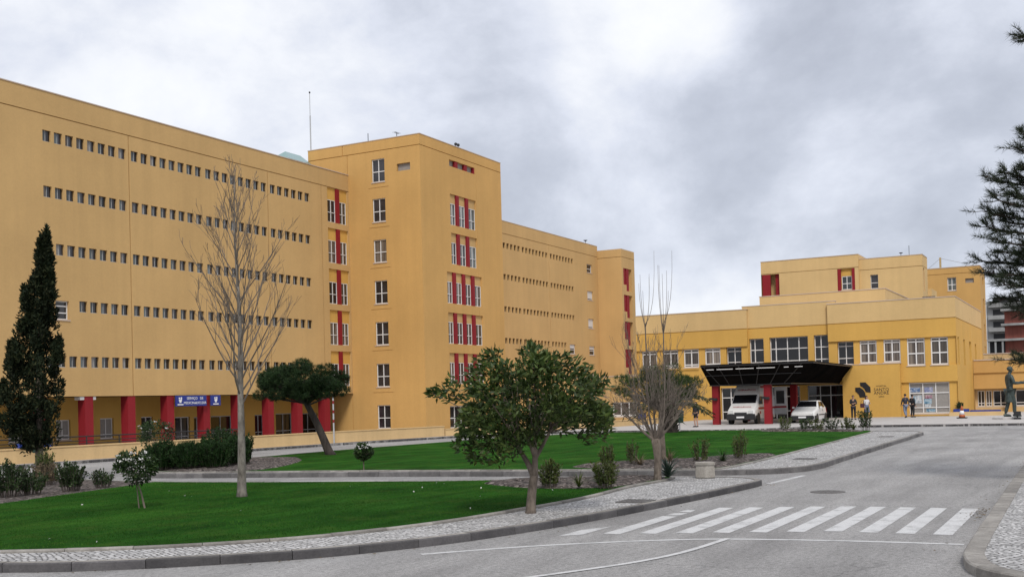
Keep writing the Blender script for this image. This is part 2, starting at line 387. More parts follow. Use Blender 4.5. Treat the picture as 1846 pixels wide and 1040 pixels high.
for k,(a,b,c,d) in enumerate(gw):
    w=b-a; B.window(wing,a,b,c,d,.18,'blind' if k in(2,4) else ('glass' if k<9 else 'glassdark'),'white' if k<9 else 'greyf',vs=(.5,) if w>.6 else (),hs=(.2,),name='undercroft_window')
for k in range(10):
    x=40.11+3.3*k; w=.62 if k<9 else .74
    mb=MB(); mb.box(x,x+w,53.66,54.26,-.3,3.046); mb.build('column','red',wing)
mb=MB(); mb.box(46.4,47.6,53.7,54.2,2.83,3.03); mb.build('air_conditioner','white',wing,bevel=.02)  # white air-conditioner box hung under the soffit, not a lamp
# ---------------- blue banners under the soffit
def letters(txt,size,mat,parent,mw,name='lettering',ext=.004):
    cu=bpy.data.curves.new('t','FONT'); cu.body=txt; cu.size=size; cu.align_x='CENTER'; cu.align_y='CENTER'; cu.extrude=ext; cu.resolution_u=2
    to=bpy.data.objects.new('t',cu); C.objects.link(to)
    bpy.context.view_layer.update()
    me=bpy.data.meshes.new_from_object(to.evaluated_get(bpy.context.evaluated_depsgraph_get()))
    bpy.data.objects.remove(to); bpy.data.curves.remove(cu)
    me.name=name; me.materials.clear(); me.materials.append(M[mat])
    me.transform(mw); o=bpy.data.objects.new(name,me); C.objects.link(o)
    if parent is not None:
        o.parent=parent; me.transform(Matrix.Translation(-wloc(parent)))
    return o
FRONT_Y=Matrix(((1,0,0,0),(0,0,-1,0),(0,1,0,0),(0,0,0,1)))                 # text facing -Y, reading along +X
FRONT_X=Matrix(((0,0,-1,0),(-1,0,0,0),(0,1,0,0),(0,0,0,1)))               # text facing -X, reading along -Y
def banner(u0,u1,label,lines,ecx):
    t=thing('service_banner',label,'sign',((u0+u1)/2,53.5,2.33))
    mb=MB(); mb.box(u0,u1,53.44,53.5,2.33,3.03); mb.build('panel','bluesign',t)
    mb=MB(); y0,y1=53.425,53.439
    for dx,dz,w,h in ((0,.13,.26,.12),(.09,.26,.1,.16),(-.08,.27,.12,.1),(0,.02,.16,.1)): mb.box(ecx+dx-w/2,ecx+dx+w/2,y0,y1,2.58+dz-h/2,2.58+dz+h/2)
    mb.box(ecx-.26,ecx+.26,y0,y1,2.40,2.47); mb.build('emblem','whitelet',t)
    for txt,sz,cx,z in lines: letters(txt,sz,'whitelet',t,Matrix.Translation((cx,53.435,z))@FRONT_Y)
banner(53.86,56.68,'wide blue banner with two lines of white capitals between red columns','' or [('SERVIÇO',.25,55.35,2.83),('DE',.25,56.22,2.83),('MEDICINA',.24,55.14,2.53),('NUCLEAR',.24,56.12,2.53)],54.27)
banner(57.1,58.04,'narrow blue banner with only a white emblem, right of the wide blue banner',[],57.57)
# ---------------- stair tower
tower=thing('tower_block','tall ochre tower with red-striped window bays at the end of the long ward block','building',(80.2,50,0))
L=Facade('x',73.6); Rr=Facade('y',46.7)
tz=[21.72,18.54,15.25,11.98,8.67,5.34,2.03]; tb=[19.87,16.68,13.43,10.13,6.83,3.49,.18]
rl=[(46.7,57.65,22.35,22.41,.08,0),(53.64,53.71,.0,22.35,.05,0),(54.10,54.17,22.41,23.22,.05,0)]
for a,b in zip(tb,tz): rl+=[(50.05,51.29,a,b,.16,None),(49.7,51.65,a-.46,a-.42,.04,0)]
rl.append((47.62,48.88,20.51,21.1,.2,2))
rr=[(73.6,86.9,22.35,22.41,.08,0),(82.43,82.46,0,22.0,.03,0),(78.05,82.25,21.46,22.0,.25,2)]
pan=[(78.05,82.3,16.64,19.18,18.43,[(79.03,79.46),(80.58,81.02)]),(78.08,82.35,13.42,15.98,15.22,[(79.05,79.48),(80.6,81.04)]),
 (77.28,83.0,10.18,12.73,11.95,[(78.26,78.69),(79.77,80.21),(81.29,81.76)]),(77.3,83.05,6.88,9.42,8.66,[(78.28,78.71),(79.79,80.23),(81.31,81.78)]),(77.35,83.1,3.6,6.13,5.36,[(78.31,78.75),(79.83,80.26),(81.34,81.8)])]
pw=[]
for u0,u1,z0,z1,zt,ps in pan:
    rr.append((u0,u1,z0,z1,.13,1))
    ed=[u0]+[v for p in ps for v in p]+[u1]
    for i in range(0,len(ed),2): rr.append((ed[i]+.02,ed[i+1]-.02,z0+.01,zt,.19,None)); pw.append((ed[i]+.02,ed[i+1]-.02,z0+.01,zt))
rr.append((77.2,80.3,.02,1.82,.25,None))
mb=MB(); L.wall(mb,46.7,57.65,-.3,23.22,rl); Rr.wall(mb,73.6,86.9,-.3,23.22,rr); mb.box(73.6,86.9,46.7,57.65,-.3,23.22,0,skip='lft'); mb.build('wall',['tower','wing','louvre'],tower)
mb=MB(); mb.box(73.9,86.6,47,57.35,22.8,22.9); 
mb.box(73.57,86.93,46.67,46.95,23.222,23.28); mb.box(73.57,73.85,46.95,57.68,23.222,23.28); mb.box(86.65,86.93,46.95,57.68,23.222,23.28); mb.build('roof','cap',tower)
for k,(a,b) in enumerate(zip(tb,tz)): L.window(tower,50.05,51.29,a,b,.145,'glass' if k!=2 else 'curtain','white',fw=.062)
for k,(a,b,c,d) in enumerate(pw): Rr.window(tower,a,b,c,d,.175,'glass_sky' if k<6 else 'curtain','white',fw=.045,sill=False,name='bay_window',hs=(.42,))
Rr.window(tower,77.2,80.3,.02,1.82,.23,'glass','white',vs=(.33,.66),fw=.07)
for u0,u1,z0,z1,zt,ps in pan: arc_piers(Rr,tower,ps,z0,z1-.004,-.128,.01)
arc_piers(Rr,tower,[(79.0,79.46),(80.56,80.99),(82.05,82.246)],21.463,21.997,-.248,-.03)
# ---------------- rear wing and its end tower
rear=thing('ward_building','far peach ward wing seen between the tall tower and the slim red-slotted end tower','building',(105,53.62,0))
rt2=[18.29,15.07,11.77,8.54]; rects=[(86.9,124,19.18,19.24,.1,0),(110.49,110.57,3.0,19.18,.07,0)]
sw=[]
for i,t in enumerate(rt2):
    xs=[99.86+.81*k for k in range(5)]+[104.09+.8*k for k in range(8)]+[110.84+.79*k for k in range(8 if i<3 else 5)]
    sw+=[(x,x+.52,t-.58,t) for x in xs]
for s in sw: rects.append((*s,.2,None))
sg=[(120.75,122.25,17.1,18.1,0),(120.75,122.35,13.85,14.9,1),(120.8,122.37,10.48,11.6,1),(120.9,122.5,7.3,8.36,.5),(121.0,122.5,4.2,5.06,.5),(115.43,116.95,7.3,8.4,.5)]
for s in sg: rects.append((*s[:4],.2,None))
mb=MB(); F.wall(mb,86.9,124,0,20.5,rects); mb.box(86.9,124,53.62,68,0,20.5,0,skip='ft'); mb.build('wall',['wing'],rear)
mb=MB(); mb.box(87.1,123.8,53.9,67.8,20.1,20.2); mb.box(86.92,123.98,53.59,53.88,20.502,20.55); mb.build('roof','cap',rear)
for k,s in enumerate(sw):
    mb=MB(); smallwin(mb,F,*s,.18,k); mb.build('window',['blind','glass','greyf'],rear)
for a,b,c,d,sh in sg:
    w=F.window(rear,a,b,c,d,.18,'glass','white',vs=(),hs=(.45,),name='shuttered_window',sillout=.04)
    if sh:
        mb=MB(); F.bar(mb,a+.07,b-.07,d-(d-c)*(.85 if sh==1 else .4),d-.07,-.14,-.12); mb.build('shutter','shutter',w)
endt=thing('end_tower','slim ochre tower with a column of red slotted openings at the far end','building',(126,52,0))
LE=Facade('x',124.0); RE=Facade('y',50.5)
mb=MB(); LE.wall(mb,50.5,53.62,0,19.95,[(50.5,53.62,19.0,19.06,.1,0)])
er=[(124,128.15,19.0,19.06,.1,0)]; eb=[15.0,11.75,8.4,5.0]; et=[17.72,14.5,11.28,7.95]
for a,b in zip(eb,et): er.append((124.5,127.2,a,b,.5,0))
RE.wall(mb,124,128.15,0,19.95,er); mb.box(124,128.15,50.5,60,0,19.95,0,skip='flt'); mb.build('wall',['wing'],endt)
mb=MB(); mb.box(124.002,128.148,50.502,59.9,19.951,20.0); mb.build('roof','cap',endt)
for a,b in zip(eb,et):
    arc_piers(RE,endt,[(124.55,125.15)],a+.75,b-.01,-.49,-.04); arc_piers(RE,endt,[(125.5,126.3)],a+.003,b-.01,-.49,-.04)
    mb=MB(); RE.bar(mb,124.503,125.45,a,a+.74,-.495,-.01); mb.build('parapet','wing',endt)
# ---------------- connecting low block between tower and entrance
con=thing('connecting_block','low peach block with a ribbon of windows left of the entrance building','building',(95,41,0))
G_=Facade('x',88.5); mb=MB()
cr=[(34.9,46.7,-.3,3.0,.25,0),(37.43,37.85,-.3,3.0,.02,0),(41.3,41.7,-.3,3.0,.02,0),(35.1,37.33,.5,1.74,.4,None),(38.0,41.1,.5,1.74,.4,None),(41.9,45.5,.5,1.74,.4,None)]
G_.wall(mb,34.9,46.7,-.3,3.93,cr); mb.box(88.5,123.9,34.9,53.6,-.3,3.93,0,skip='lt'); mb.box(86.91,88.498,46.9,53.5,-.3,3.93); mb.build('wall',['wing'],con)
mb=MB(); mb.box(88.46,123.9,34.95,53.58,3.932,4.0); mb.box(86.91,88.458,46.86,53.5,3.932,4.0); mb.build('roof','cap',con)
for a,b in ((35.1,37.33),(38.0,41.1),(41.9,45.5)): G_.window(con,a,b,.5,1.74,.38,'curtain','white',vs=(.33,.66),hs=(.1,),fw=.08)
# ---------------- entrance building
ent=thing('entrance_building','two-storey golden entrance building with tall dark windows above the black canopy','building',(98,22.2,0))
E_=Facade('x',88.5); S_=Facade('y',9.5)
Rw=[(15.24,16.51,4.28,6.02),(13.5,14.74,4.28,6.02),(11.74,13.03,3.97,6.02),(10.1,11.33,3.97,6.02)]
Lw=[(27.61,28.92,4.48,5.99),(29.45,30.76,4.48,5.99),(31.24,32.61,4.48,5.99),(33.12,34.46,4.48,5.99)]
Mw=[(24.05,25.22,4.3,6.6),(20.5,23.57,4.3,6.62),(18.9,20.04,4.3,6.64)]
Dw=[(16.97,18.21,4.22,6.02),(25.84,27.11,4.3,5.99)]
gf=[(17.78,20.65,-.2,2.69),(21.24,27.67,-.2,2.69)]
er=[(9.5,34.9,7.42,8.97,0,1),(18.87,25.3,-.3,8.97,.3,0),(18.87,25.3,7.42,8.97,.3,1),(9.5,18.87,-.3,6.05,.14,0),(25.3,34.9,-.3,6.02,.14,0),
    (9.5,13.5,2.7,3.95,.0,0),(9.5,18.87,7.40,7.46,.07,0),(25.3,34.9,7.40,7.46,.07,0),(18.87,25.3,7.40,7.46,.37,0)]
for w in Rw+Lw: er.append((*w,.30,None))
for w in Mw: er.append((*w,.62,None))
for w in Dw: er.append((*w,.52,None))
for w in gf: er.append((*w,.5,None))
shop=(10.1,12.98,.33,2.66); er.append((*shop,.3,None))
sr=[(88.5,108.5,7.42,8.97,0,1),(88.5,108.5,7.40,7.46,.07,0),(98.6,98.75,3.9,7.9,.05,0),(88.62,88.7,0,7.4,.05,0)]
sl=[(89.4,90.3,3.94,6.02),(93.3,94.4,3.94,5.98),(97.6,99.2,4.4,5.95),(102.1,103.3,4.2,5.9)]
for s in sl: sr.append((*s,.35,None))
mb=MB(); E_.wall(mb,9.5,34.9,-.3,8.97,er); S_.wall(mb,88.5,108.5,-.3,8.97,sr); mb.box(88.5,108.5,9.5,34.9,-.3,8.97,0,skip='lft')
mb.box(88.802,89.1,18.3,25.75,8.972,9.22,1); mb.build('wall',['ochre','band'],ent)
mb=MB(); mb.box(88.9,108.3,9.8,34.6,8.4,8.5)
mb.box(88.47,88.79,9.47,18.9,8.972,9.03); mb.box(88.47,88.79,25.25,34.93,8.972,9.03); mb.box(88.79,108.5,9.47,9.75,8.972,9.03); mb.box(88.78,89.12,18.27,25.78,9.222,9.28); mb.build('roof','cap',ent)
for w in Rw: E_.window(ent,*w,.285,'curtain','white',vs=(.5,),hs=(.44,.87),fw=.09)
for w in Lw: E_.window(ent,*w,.285,'curtain','white',vs=(.5,),hs=(.14,.82),fw=.09)
E_.window(ent,*Mw[0],.6,'glassdark','white',vs=(.66,),hs=(.16,.6),fw=.07,name='tall_window',sill=False)
E_.window(ent,*Mw[1],.6,'glassdark','white',vs=(.25,.55,.85),hs=(.18,.6),fw=.07,name='tall_window',sill=False)
E_.window(ent,*Mw[2],.6,'glassdark','white',vs=(.55,),hs=(.19,.6),fw=.07,name='tall_window',sill=False)
for w in Dw: E_.window(ent,*w,.5,'glassdark','white',vs=(.5,),hs=(.28,.8),fw=.06,name='tall_window',sill=False)
E_.window(ent,*gf[0],.48,'glassdark','greyf',vs=(.38,.66),hs=(.72,),fw=.07,name='glazed_front',sill=False)
E_.window(ent,*gf[1],.48,'glassdark','white',vs=(.17,.3,.45,.6,.75,.88),hs=(.32,.72),fw=.07,name='glazed_front',sill=False)
for s in sl: S_.window(ent,*s,.33,'glassdark','greyf',vs=(),hs=(.5,),fw=.05,name='slit_window',sill=False)
mb=MB(); mb.box(87.95,88.64,13.5,17.75,-.3,4.15,0,skip='r'); mb.build('porch_wall','ochre',ent)
mb=MB(); mb.box(87.92,88.64,13.47,17.78,4.152,4.2); mb.build('coping','cap',ent)
# wall logo and name
def ex(x,y): return (1480+x/4.727,580+y/4.727)
def onwall(px,py,X=88.5):     # reading of the photograph turned into metres on the front wall
    return 0
lg=thing('wall_logo','black emblem of two curved shapes on the ochre wall beside the hospital name','logo',(87.94,16.2,1.64))
mb=MB()
for poly in ([(16.80,2.42),(16.45,2.42),(16.22,2.25),(16.08,2.02),(16.03,1.66),(16.48,1.66),(16.55,1.88),(16.70,2.06),(16.80,2.12)],
             [(16.44,2.80),(16.02,2.80),(15.98,2.74),(15.68,2.42),(15.67,2.02),(16.02,2.06),(16.12,2.30),(16.28,2.46),(16.42,2.54)]):
    n=len(poly); vs=[(87.948,y,z) for y,z in poly]+[(87.915,y,z) for y,z in poly]
    mb.add(vs,[tuple(range(n,2*n))]+[(i,(i+1)%n,n+(i+1)%n,n+i) for i in range(n)])
mb.build('emblem','logo',lg)
nm=thing('wall_lettering','hospital name in small dark letters on the ochre wall right of the black emblem','lettering',(87.94,14.9,1.6))
for t,s,z,w in (('HOSPITAL',.17,2.48,0),('SANTO',.34,2.21,0),('ANDRÉ',.34,1.95,0),('LEIRIA',.15,1.68,0)): letters(t,s,'text',nm,Matrix.Translation((87.944,14.88,z))@FRONT_X)
# shop window with posters
w=E_.window(ent,*shop,.28,'blind','white',vs=(.34,.66),hs=(.19,.66),fw=.07,name='shop_window')
def poster(name,c):
    mt,nt,b=newmat(name); v=wcoords(nt)
    k=mix(nt,c,ramp(nt,noise(nt,v,5,3,.6),[(.35,(.03,.05,.09)),(.48,(.25,.33,.42)),(.6,(.6,.6,.58)),(.75,(.12,.2,.3))]),.6); nt.links.new(k,b.inputs['Base Color']); b.inputs['Roughness'].default_value=.4; return mt
pm=[poster('poster_%s'%n,c) for n,c in (('blue',(.03,.10,.32)),('cyan',(.10,.30,.42)),('red',(.45,.05,.04)),('white',(.62,.62,.6)),('violet',(.18,.14,.34)))]
for y0,y1,z0,z1,k in ((12.2,12.9,1.95,2.3,0),(12.1,12.55,1.1,1.7,3),(12.55,12.95,.9,1.65,1),(11.3,11.9,1.9,2.3,4),(11.35,11.85,1.45,1.7,2),(11.4,11.95,1.05,1.42,1),(11.45,11.9,.78,1.02,3),(11.15,11.8,.45,.66,1)):
    mb=MB(); E_.bar(mb,y0,y1,z0,z1,-.276,-.268); mb.build('poster',pm[k],w)
# ---------------- entrance canopy
can=thing('entrance_canopy','black glazed canopy on red pillars over the drop-off','canopy',(80,21,0))
mb=MB(); T=[(71.9,16.35),(88.35,17.05),(88.35,23.8),(71.9,23.8)]; Bt=[(73.0,18.1),(88.35,18.1),(88.35,23.5),(73.0,23.5)]
vs=[(x,y,4.02) for x,y in T]+[(x,y,2.74) for x,y in Bt]+[(x,y,4.16) for x,y in T]+[(80,19.5,4.22),(80,22.5,4.22)]
mb.add(vs,[(7,6,5,4),(0,1,5,4),(1,2,6,5),(2,3,7,6),(3,0,4,7),(0,1,9,8),(1,2,10,9),(2,3,11,10),(3,0,8,11),(8,9,10,11)]); mb.build('canopy_roof','canopy',can)
mb=MB()
for y in (17.0,18.4,19.8,21.2,22.6,23.6): mb.tube([(71.86,y,4.05),(72.95,18.1+(y-16.45)*.66,2.8)],.035,4)
mb.tube([(72.35,17.2,3.42),(72.35,23.6,3.42)],.03,4); mb.tube([(71.86,16.3,4.05),(71.86,23.8,4.05)],.05,4); mb.tube([(71.86,16.3,4.05),(88.3,17.0,4.05)],.05,4); mb.tube([(72.95,18.05,2.76),(88.3,18.05,2.76)],.05,4); mb.tube([(72.95,18.05,2.76),(72.95,23.55,2.76)],.05,4)
mb.build('ribs','steel',can)
for a,b in ((17.0,17.5),(17.9,18.2),(18.8,20.0),(20.2,21.4),(21.6,22.7),(22.9,23.4)):
    mb=MB(); mb.box(71.93,71.99,a,b,3.80,3.845); mb.build('light_strip','white',can)
for x,y in ((73.1,23.0),(73.1,19.45),(82.0,23.5),(82.0,19.9)):
    mb=MB(); mb.box(x,x+.45,y,y+.45,-.02,2.78); p=mb.build('pillar','red',can)
    if x<75:
        mb=MB(); mb.box(x-.22,x-.002,y+.05,y+.3,1.74,1.92); mb.box(x-.14,x-.06,y+.3,y+.62,1.80,1.95); mb.build('floodlight','black',p,bevel=.02)
# ---------------- roofs rising behind the entrance building
K=148/124
def Z(z): return 2.1+(z-2.1)*K
tb1=thing('upper_block','pale peach top storey with a red corner loggia rising behind the entrance roof','building',(152,34,0))
U=Facade('x',148)
ur=[(27.4,40.15,18.15,18.22,.12,0),(37.7,40.15,15.0,18.1,1.2,0),(27.88,30.1,15.0,18.12,.3,1),(28.3,29.6,15.38,17.15,.4,None)]
mb=MB(); U.wall(mb,27.4,40.15,8,19.82,ur); mb.box(148,160,27.4,40.15,8,19.82,0,skip='lt'); mb.build('wall',['band','ochre'],tb1)
mb=MB(); mb.box(147.95,160,27.4,40.2,19.822,19.9); mb.build('roof','cap',tb1)
U.window(tb1,28.3,29.6,15.38,17.15,.38,'glass_sky','white',fw=.09)
arc_piers(U,tb1,[(29.66,30.08),(27.9,28.26),(38.9,40.0)],15.0,18.1,-.295,-.02); arc_piers(U,tb1,[(37.75,38.3)],15.0,18.1,-.9,-.4)
tb2=thing('upper_block','pale peach roof block with one small dark window right of the red loggia storey','building',(152,23,0))
U2=Facade('x',148.5); mb=MB(); U2.wall(mb,19.65,27.4,8,19.2,[(19.65,27.4,17.75,17.82,.12,0),(25.07,26.05,15.3,17.1,.3,None)]); 
V2=Facade('y',19.65); V2.wall(mb,148.5,153,8,19.2,[(148.5,153,17.75,17.82,.1,0),(149.2,150.2,14.6,17.6,.3,1)])
mb.box(148.5,153,19.65,27.4,8,19.2,0,skip='lft'); mb.build('wall',['band','red'],tb2)
mb=MB(); mb.box(148.46,153,19.61,27.38,19.202,19.28); mb.build('roof','cap',tb2)
U2.window(tb2,25.07,26.05,15.3,17.1,.28,'glass','white',vs=(),hs=(.42,),fw=.07)
mb=MB(); mb.box(153.002,158,19.2,24,8,15.2); mb.build('balcony_wall','band',tb2)
ter=thing('terrace_block','pale yellow terrace parapet standing on the entrance roof','building',(110,23,8.5))
mb=MB(); mb.box(105,119,17.15,28.7,8.5,11.36); mb.build('wall','pale',ter); mb=MB(); mb.box(104.96,119,17.11,28.74,11.362,11.43); mb.build('coping','cap',ter)
ft=thing('tower_block','distant ochre tower with one white window right of the peach roof blocks','building',(174,18,0))
Q=Facade('x',171); Q2=Facade('y',14.92); mb=MB()
Q.wall(mb,14.92,22.3,0,19.55,[(14.92,22.3,17.75+.9,17.82+.9,.12,0),(18.1,19.3,16.25,18.15,.3,None),(15.75,16.9,17.2,17.85,.25,1)])
Q2.wall(mb,171,178.5,0,19.55,[(171,178.5,18.65,18.72,.1,0),(174.2,175.6,17.2,18.2,.3,2),(174.4,176,12.2,15.1,.3,2),(174.6,176,8.9,11.4,.3,2),(174.6,176,5.6,8.2,.3,2)])
mb.box(171,178.5,14.92,22.3,0,19.55,0,skip='flt'); mb.build('wall',['tower','louvre','red'],ft)
mb=MB(); mb.box(170.95,178.5,14.9,22.3,19.552,19.65); mb.build('roof','cap',ft)
Q.window(ft,18.1,19.3,16.25,18.15,.28,'glass_sky','white',fw=.1)
# ---------------- low annex right of the entrance
an=thing('annex_building','low ochre annex with recessed windows right of the entrance building','building',(105,-2,0))
A=Facade('x',100); mb=MB(); ar=[(-25,9.48,-.3,3.38,.12,0),(-25,9.48,-.3,2.06,.9,1)]
aw=[(8.75,9.3),(8.2,8.65),(6.95,8.1),(4.2,6.4),(1,3.2),(-2.5,-.3)]
for a,b in aw: ar.append((a,b,.6,1.9,1.0,None))
A.wall(mb,-25,9.48,-.3,4.4,ar); mb.box(100,112,-25,9.48,-.3,4.4,0,skip='lt'); mb.build('wall',['tower','lowwall'],an)
mb=MB(); mb.box(99.95,112,-25,9.44,4.402,4.5); mb.build('roof','cap',an)
for k,(a,b) in enumerate(aw): A.window(an,a,b,.6,1.9,.98,'glass' if k!=1 else 'curtain','white',vs=(.5,),hs=(.2,),fw=.06)
for y in (6.65,3.4,.2,-3.2): 
    mb=MB(); mb.box(100.13,100.55,y,y+.35,-.3,2.06); mb.build('column','tower',an)
an2=thing('annex_building','plain ochre block with flat roof behind the low annex','building',(125,2,0))
mb=MB(); mb.box(118,135,-25,10.2,0,5.4); mb.build('wall','lowwall',an2); mb=MB(); mb.box(117.95,135,-25,10.25,5.402,5.5); mb.build('roof','cap',an2)
# ---------------- unfinished flats far right
fl=thing('apartment_building','unfinished red brick apartment block with grey concrete slabs in the far background','building',(262,15,0))
mb=MB(); mb.box(258,276,-14,18,0,18.2); mb.build('brick_wall','brick',fl)
for k,z in enumerate((5.2,8.6,12.0,15.2,18.3)):
    mb=MB(); mb.box(256.2,277,-14.5,21.4 if k<3 else 18.6,z,z+.45); mb.build('slab','rough_conc',fl)
for z in (5.65,9.05):
    for y in (18.4,19.8,21.1):
        mb=MB(); mb.box(256.4,256.8,y-.18,y+.18,z+.004,z+2.94); mb.build('column','rough_conc',fl)
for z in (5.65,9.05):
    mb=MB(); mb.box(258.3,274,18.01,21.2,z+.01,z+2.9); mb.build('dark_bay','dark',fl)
for z in (6.9,10.5,14.1,17.6):
    for y in (-1,4,8):
        mb=MB(); mb.box(257.93,257.99,y,y+1.4,z,z+1.6); mb.build('window','dark',fl)
fg=thing('apartment_building','grey concrete apartment block with white balconies beyond the red brick flats','building',(302,20,0))
mb=MB(); mb.box(300,318,4,25,0,23.6); mb.build('wall','rough_conc',fg)
for z in (10,13,16,19,22):
    for y0,y1 in ((6,14),(16.5,24.5)):
        mb=MB(); mb.box(298.6,299.99,y0,y1,z,z+1.0); mb.build('balcony','rough_conc',fg)
        mb=MB(); mb.box(299.93,299.98,y0+1,y1-1,z+1.02,z+2.5); mb.build('window','dark',fg)
# ---------------- roof gear
def at_dir(y,z,X): return (X,y,z)
ms=thing('roof_mast','tall thin mast on the left end of the tower roof','mast',(73.75,57.45,22.9)); mb=MB(); mb.tube([(73.75,57.45,22.9),(73.75,57.45,26.2)],.06,6); mb.tube([(73.75,57.45,26.2),(73.75,57.45,28.1)],.03,5); mb.build('pole','greyf',ms)
mb=MB(); mb.lathe([(.01,0),(.07,.04),(.07,.14),(.01,.18)],8,(73.75,57.45,28.05)); mb.build('tip_light','black',ms)
sk=thing('roof_skylight','teal glazed hood on the roof where ward block meets tower','skylight',(72.4,58.5,20.3))
mb=MB(); mb.box(70.9,73.55,57.6,59.4,20.3,21.9); mb.build('base','steel',sk); mb=MB()
mb.add([(70.6,57.3,22.1),(73.55,57.3,22.1),(73.55,58.4,22.95),(71.6,58.4,22.95),(70.6,59.6,22.1),(73.55,59.6,22.1)],[(0,1,2,3),(3,2,5,4),(0,3,4),(1,5,2),(0,4,5,1)]); mb.build('hood','teal',sk)
def aerial(x,y,z,h,label,kind=0):
    t=thing('roof_aerial',label,'aerial',(x,y,z)); mb=MB(); mb.tube([(x,y,z),(x,y,z+h)],.03,5)
    if kind==1:
        mb.tube([(x-.3,y,z+h),(x+.3,y,z+h)],.02,4)
        for k in range(4): mb.tube([(x-.3+.2*k,y-.2,z+h),(x-.3+.2*k,y+.2,z+h)],.012,4)
    if kind==2:
        mb.lathe([(.02,-.1),(.22,0),(.25,.05),(.02,.02)],10,(x,y,z+h+.05))
    mb.build('pole','steel',t); return t
aerial(73.8,51.7,23.2,.75,'short rod aerial in the middle of the tower roof edge')
aerial(73.9,49.0,23.2,.45,'small comb aerial near the corner of the tower roof',1)
pgn=thing('roof_vent','pair of small black vent cowls on the right edge of the tower roof','vent',(79.6,46.8,23.28)); mb=MB()
for dx in (-.2,.2): mb.lathe([(.03,0),(.03,.12),(.13,.16),(.13,.3),(.03,.36)],8,(79.6+dx,46.82,23.28))
mb.build('cowl','black',pgn)
aerial(121,53.8,20.5,.35,'small dark dish on the roof edge of the far ward wing',2)
aerial(148.6,22.2,19.2,.35,'tiny dark dish on the peach roof block behind the entrance',2)
aerial(148.6,21.2,19.2,1.3,'thin rod aerial on the peach roof block behind the entrance')
pg=thing('roof_pergola','small brown frame standing on the entrance roof','pergola',(100,12.9,8.5)); mb=MB(); mb.box(99.9,100.1,12.3,13.3,9.9,10.02); 
for y in (12.45,12.85): mb.box(99.95,100.05,y,y+.12,8.5,9.9)
mb.build('frame','bark_brown',pg)
def crane(x,y,h,label,j0,j1,dz):
    t=thing('tower_crane',label,'crane',(x,y,0)); mb=MB()
    for a in (-.7,.7):
        for b in (-.7,.7): mb.tube([(x+a,y+b,0),(x+a,y+b,h)],.12,4)
    for k in range(int(h/2)):
        s=1 if k%2 else -1; mb.tube([(x-.7,y-.7*s,k*2),(x-.7,y+.7*s,k*2+2)],.07,4)
    mb.build('mast','crane',t); mb=MB(); 
    def pt(s,o=0): return (x,y+s,h-1+dz*(s/abs(j1))*-1+o)
    for o in (0,1.0): mb.tube([pt(j0,o*.6),pt(j1,o*.4)],.1,4)
    n=24
    for k in range(n): a=j0+(j1-j0)*k/n; b=j0+(j1-j0)*(k+1)/n; mb.tube([pt(a,0 if k%2 else .55),pt(b,.55 if k%2 else 0)],.06,4)
    mb.tube([(x,y,h+3),pt(j0,.5)],.06,4); mb.tube([(x,y,h+3),pt(j1*.7,.5)],.06,4); mb.build('jib','rough_conc',t)
    mb=MB(); mb.tube([(x,y,h-1),(x,y,h+3.2)],.35,4); mb.build('head','crane',t)
crane(330,38.9,35.6,'tower crane whose mast rises above the roofs right of centre',4.2,-16,0)
crane(345,12.0,37.0,'tower crane with a long rising jib behind the right-hand pine',22.5,-20,0)
# ================================================================== GROUND
def smooth(pts,closed=True,sub=6):
    n=len(pts); out=[]
    rng=range(n) if closed else range(n-1)
    for i in rng:
        p0,p1,p2,p3=(pts[(i-1)%n],pts[i],pts[(i+1)%n],pts[(i+2)%n]) if closed else (pts[max(i-1,0)],pts[i],pts[i+1],pts[min(i+2,n-1)])
        for k in range(sub):
            t=k/sub
            out.append(tuple(.5*((2*b)+(-a+c)*t+(2*a-5*b+4*c-d)*t*t+(-a+3*b-3*c+d)*t**3) for a,b,c,d in zip(p0,p1,p2,p3)))
    if not closed: out.append(tuple(pts[-1]))
    return out
def area(p): return sum(p[i][0]*p[(i+1)%len(p)][1]-p[(i+1)%len(p)][0]*p[i][1] for i in range(len(p)))/2
def offset(p,d,closed=True):   # positive d moves to the left of travel (inwards for a counter-clockwise ring)
    n=len(p); out=[]
    for i in range(n):
        a=Vector(p[(i-1)%n] if closed else p[max(i-1,0)]); b=Vector(p[(i+1)%n] if closed else p[min(i+1,n-1)]); t=(b-a)
        t=t.normalized() if t.length>1e-9 else Vector((1,0)); out.append((p[i][0]-t.y*d,p[i][1]+t.x*d))
    return out
def ccw(p): return p if area(p)>0 else p[::-1]
def resample(p,step,closed=True):
    q=p+[p[0]] if closed else p; out=[]; acc=0; out.append(q[0])
    for a,b in zip(q,q[1:]):
        l=math.dist(a,b); t=step-acc
        while t<=l: out.append((a[0]+(b[0]-a[0])*t/l,a[1]+(b[1]-a[1])*t/l)); t+=step
        acc=l-(t-step)
    return out
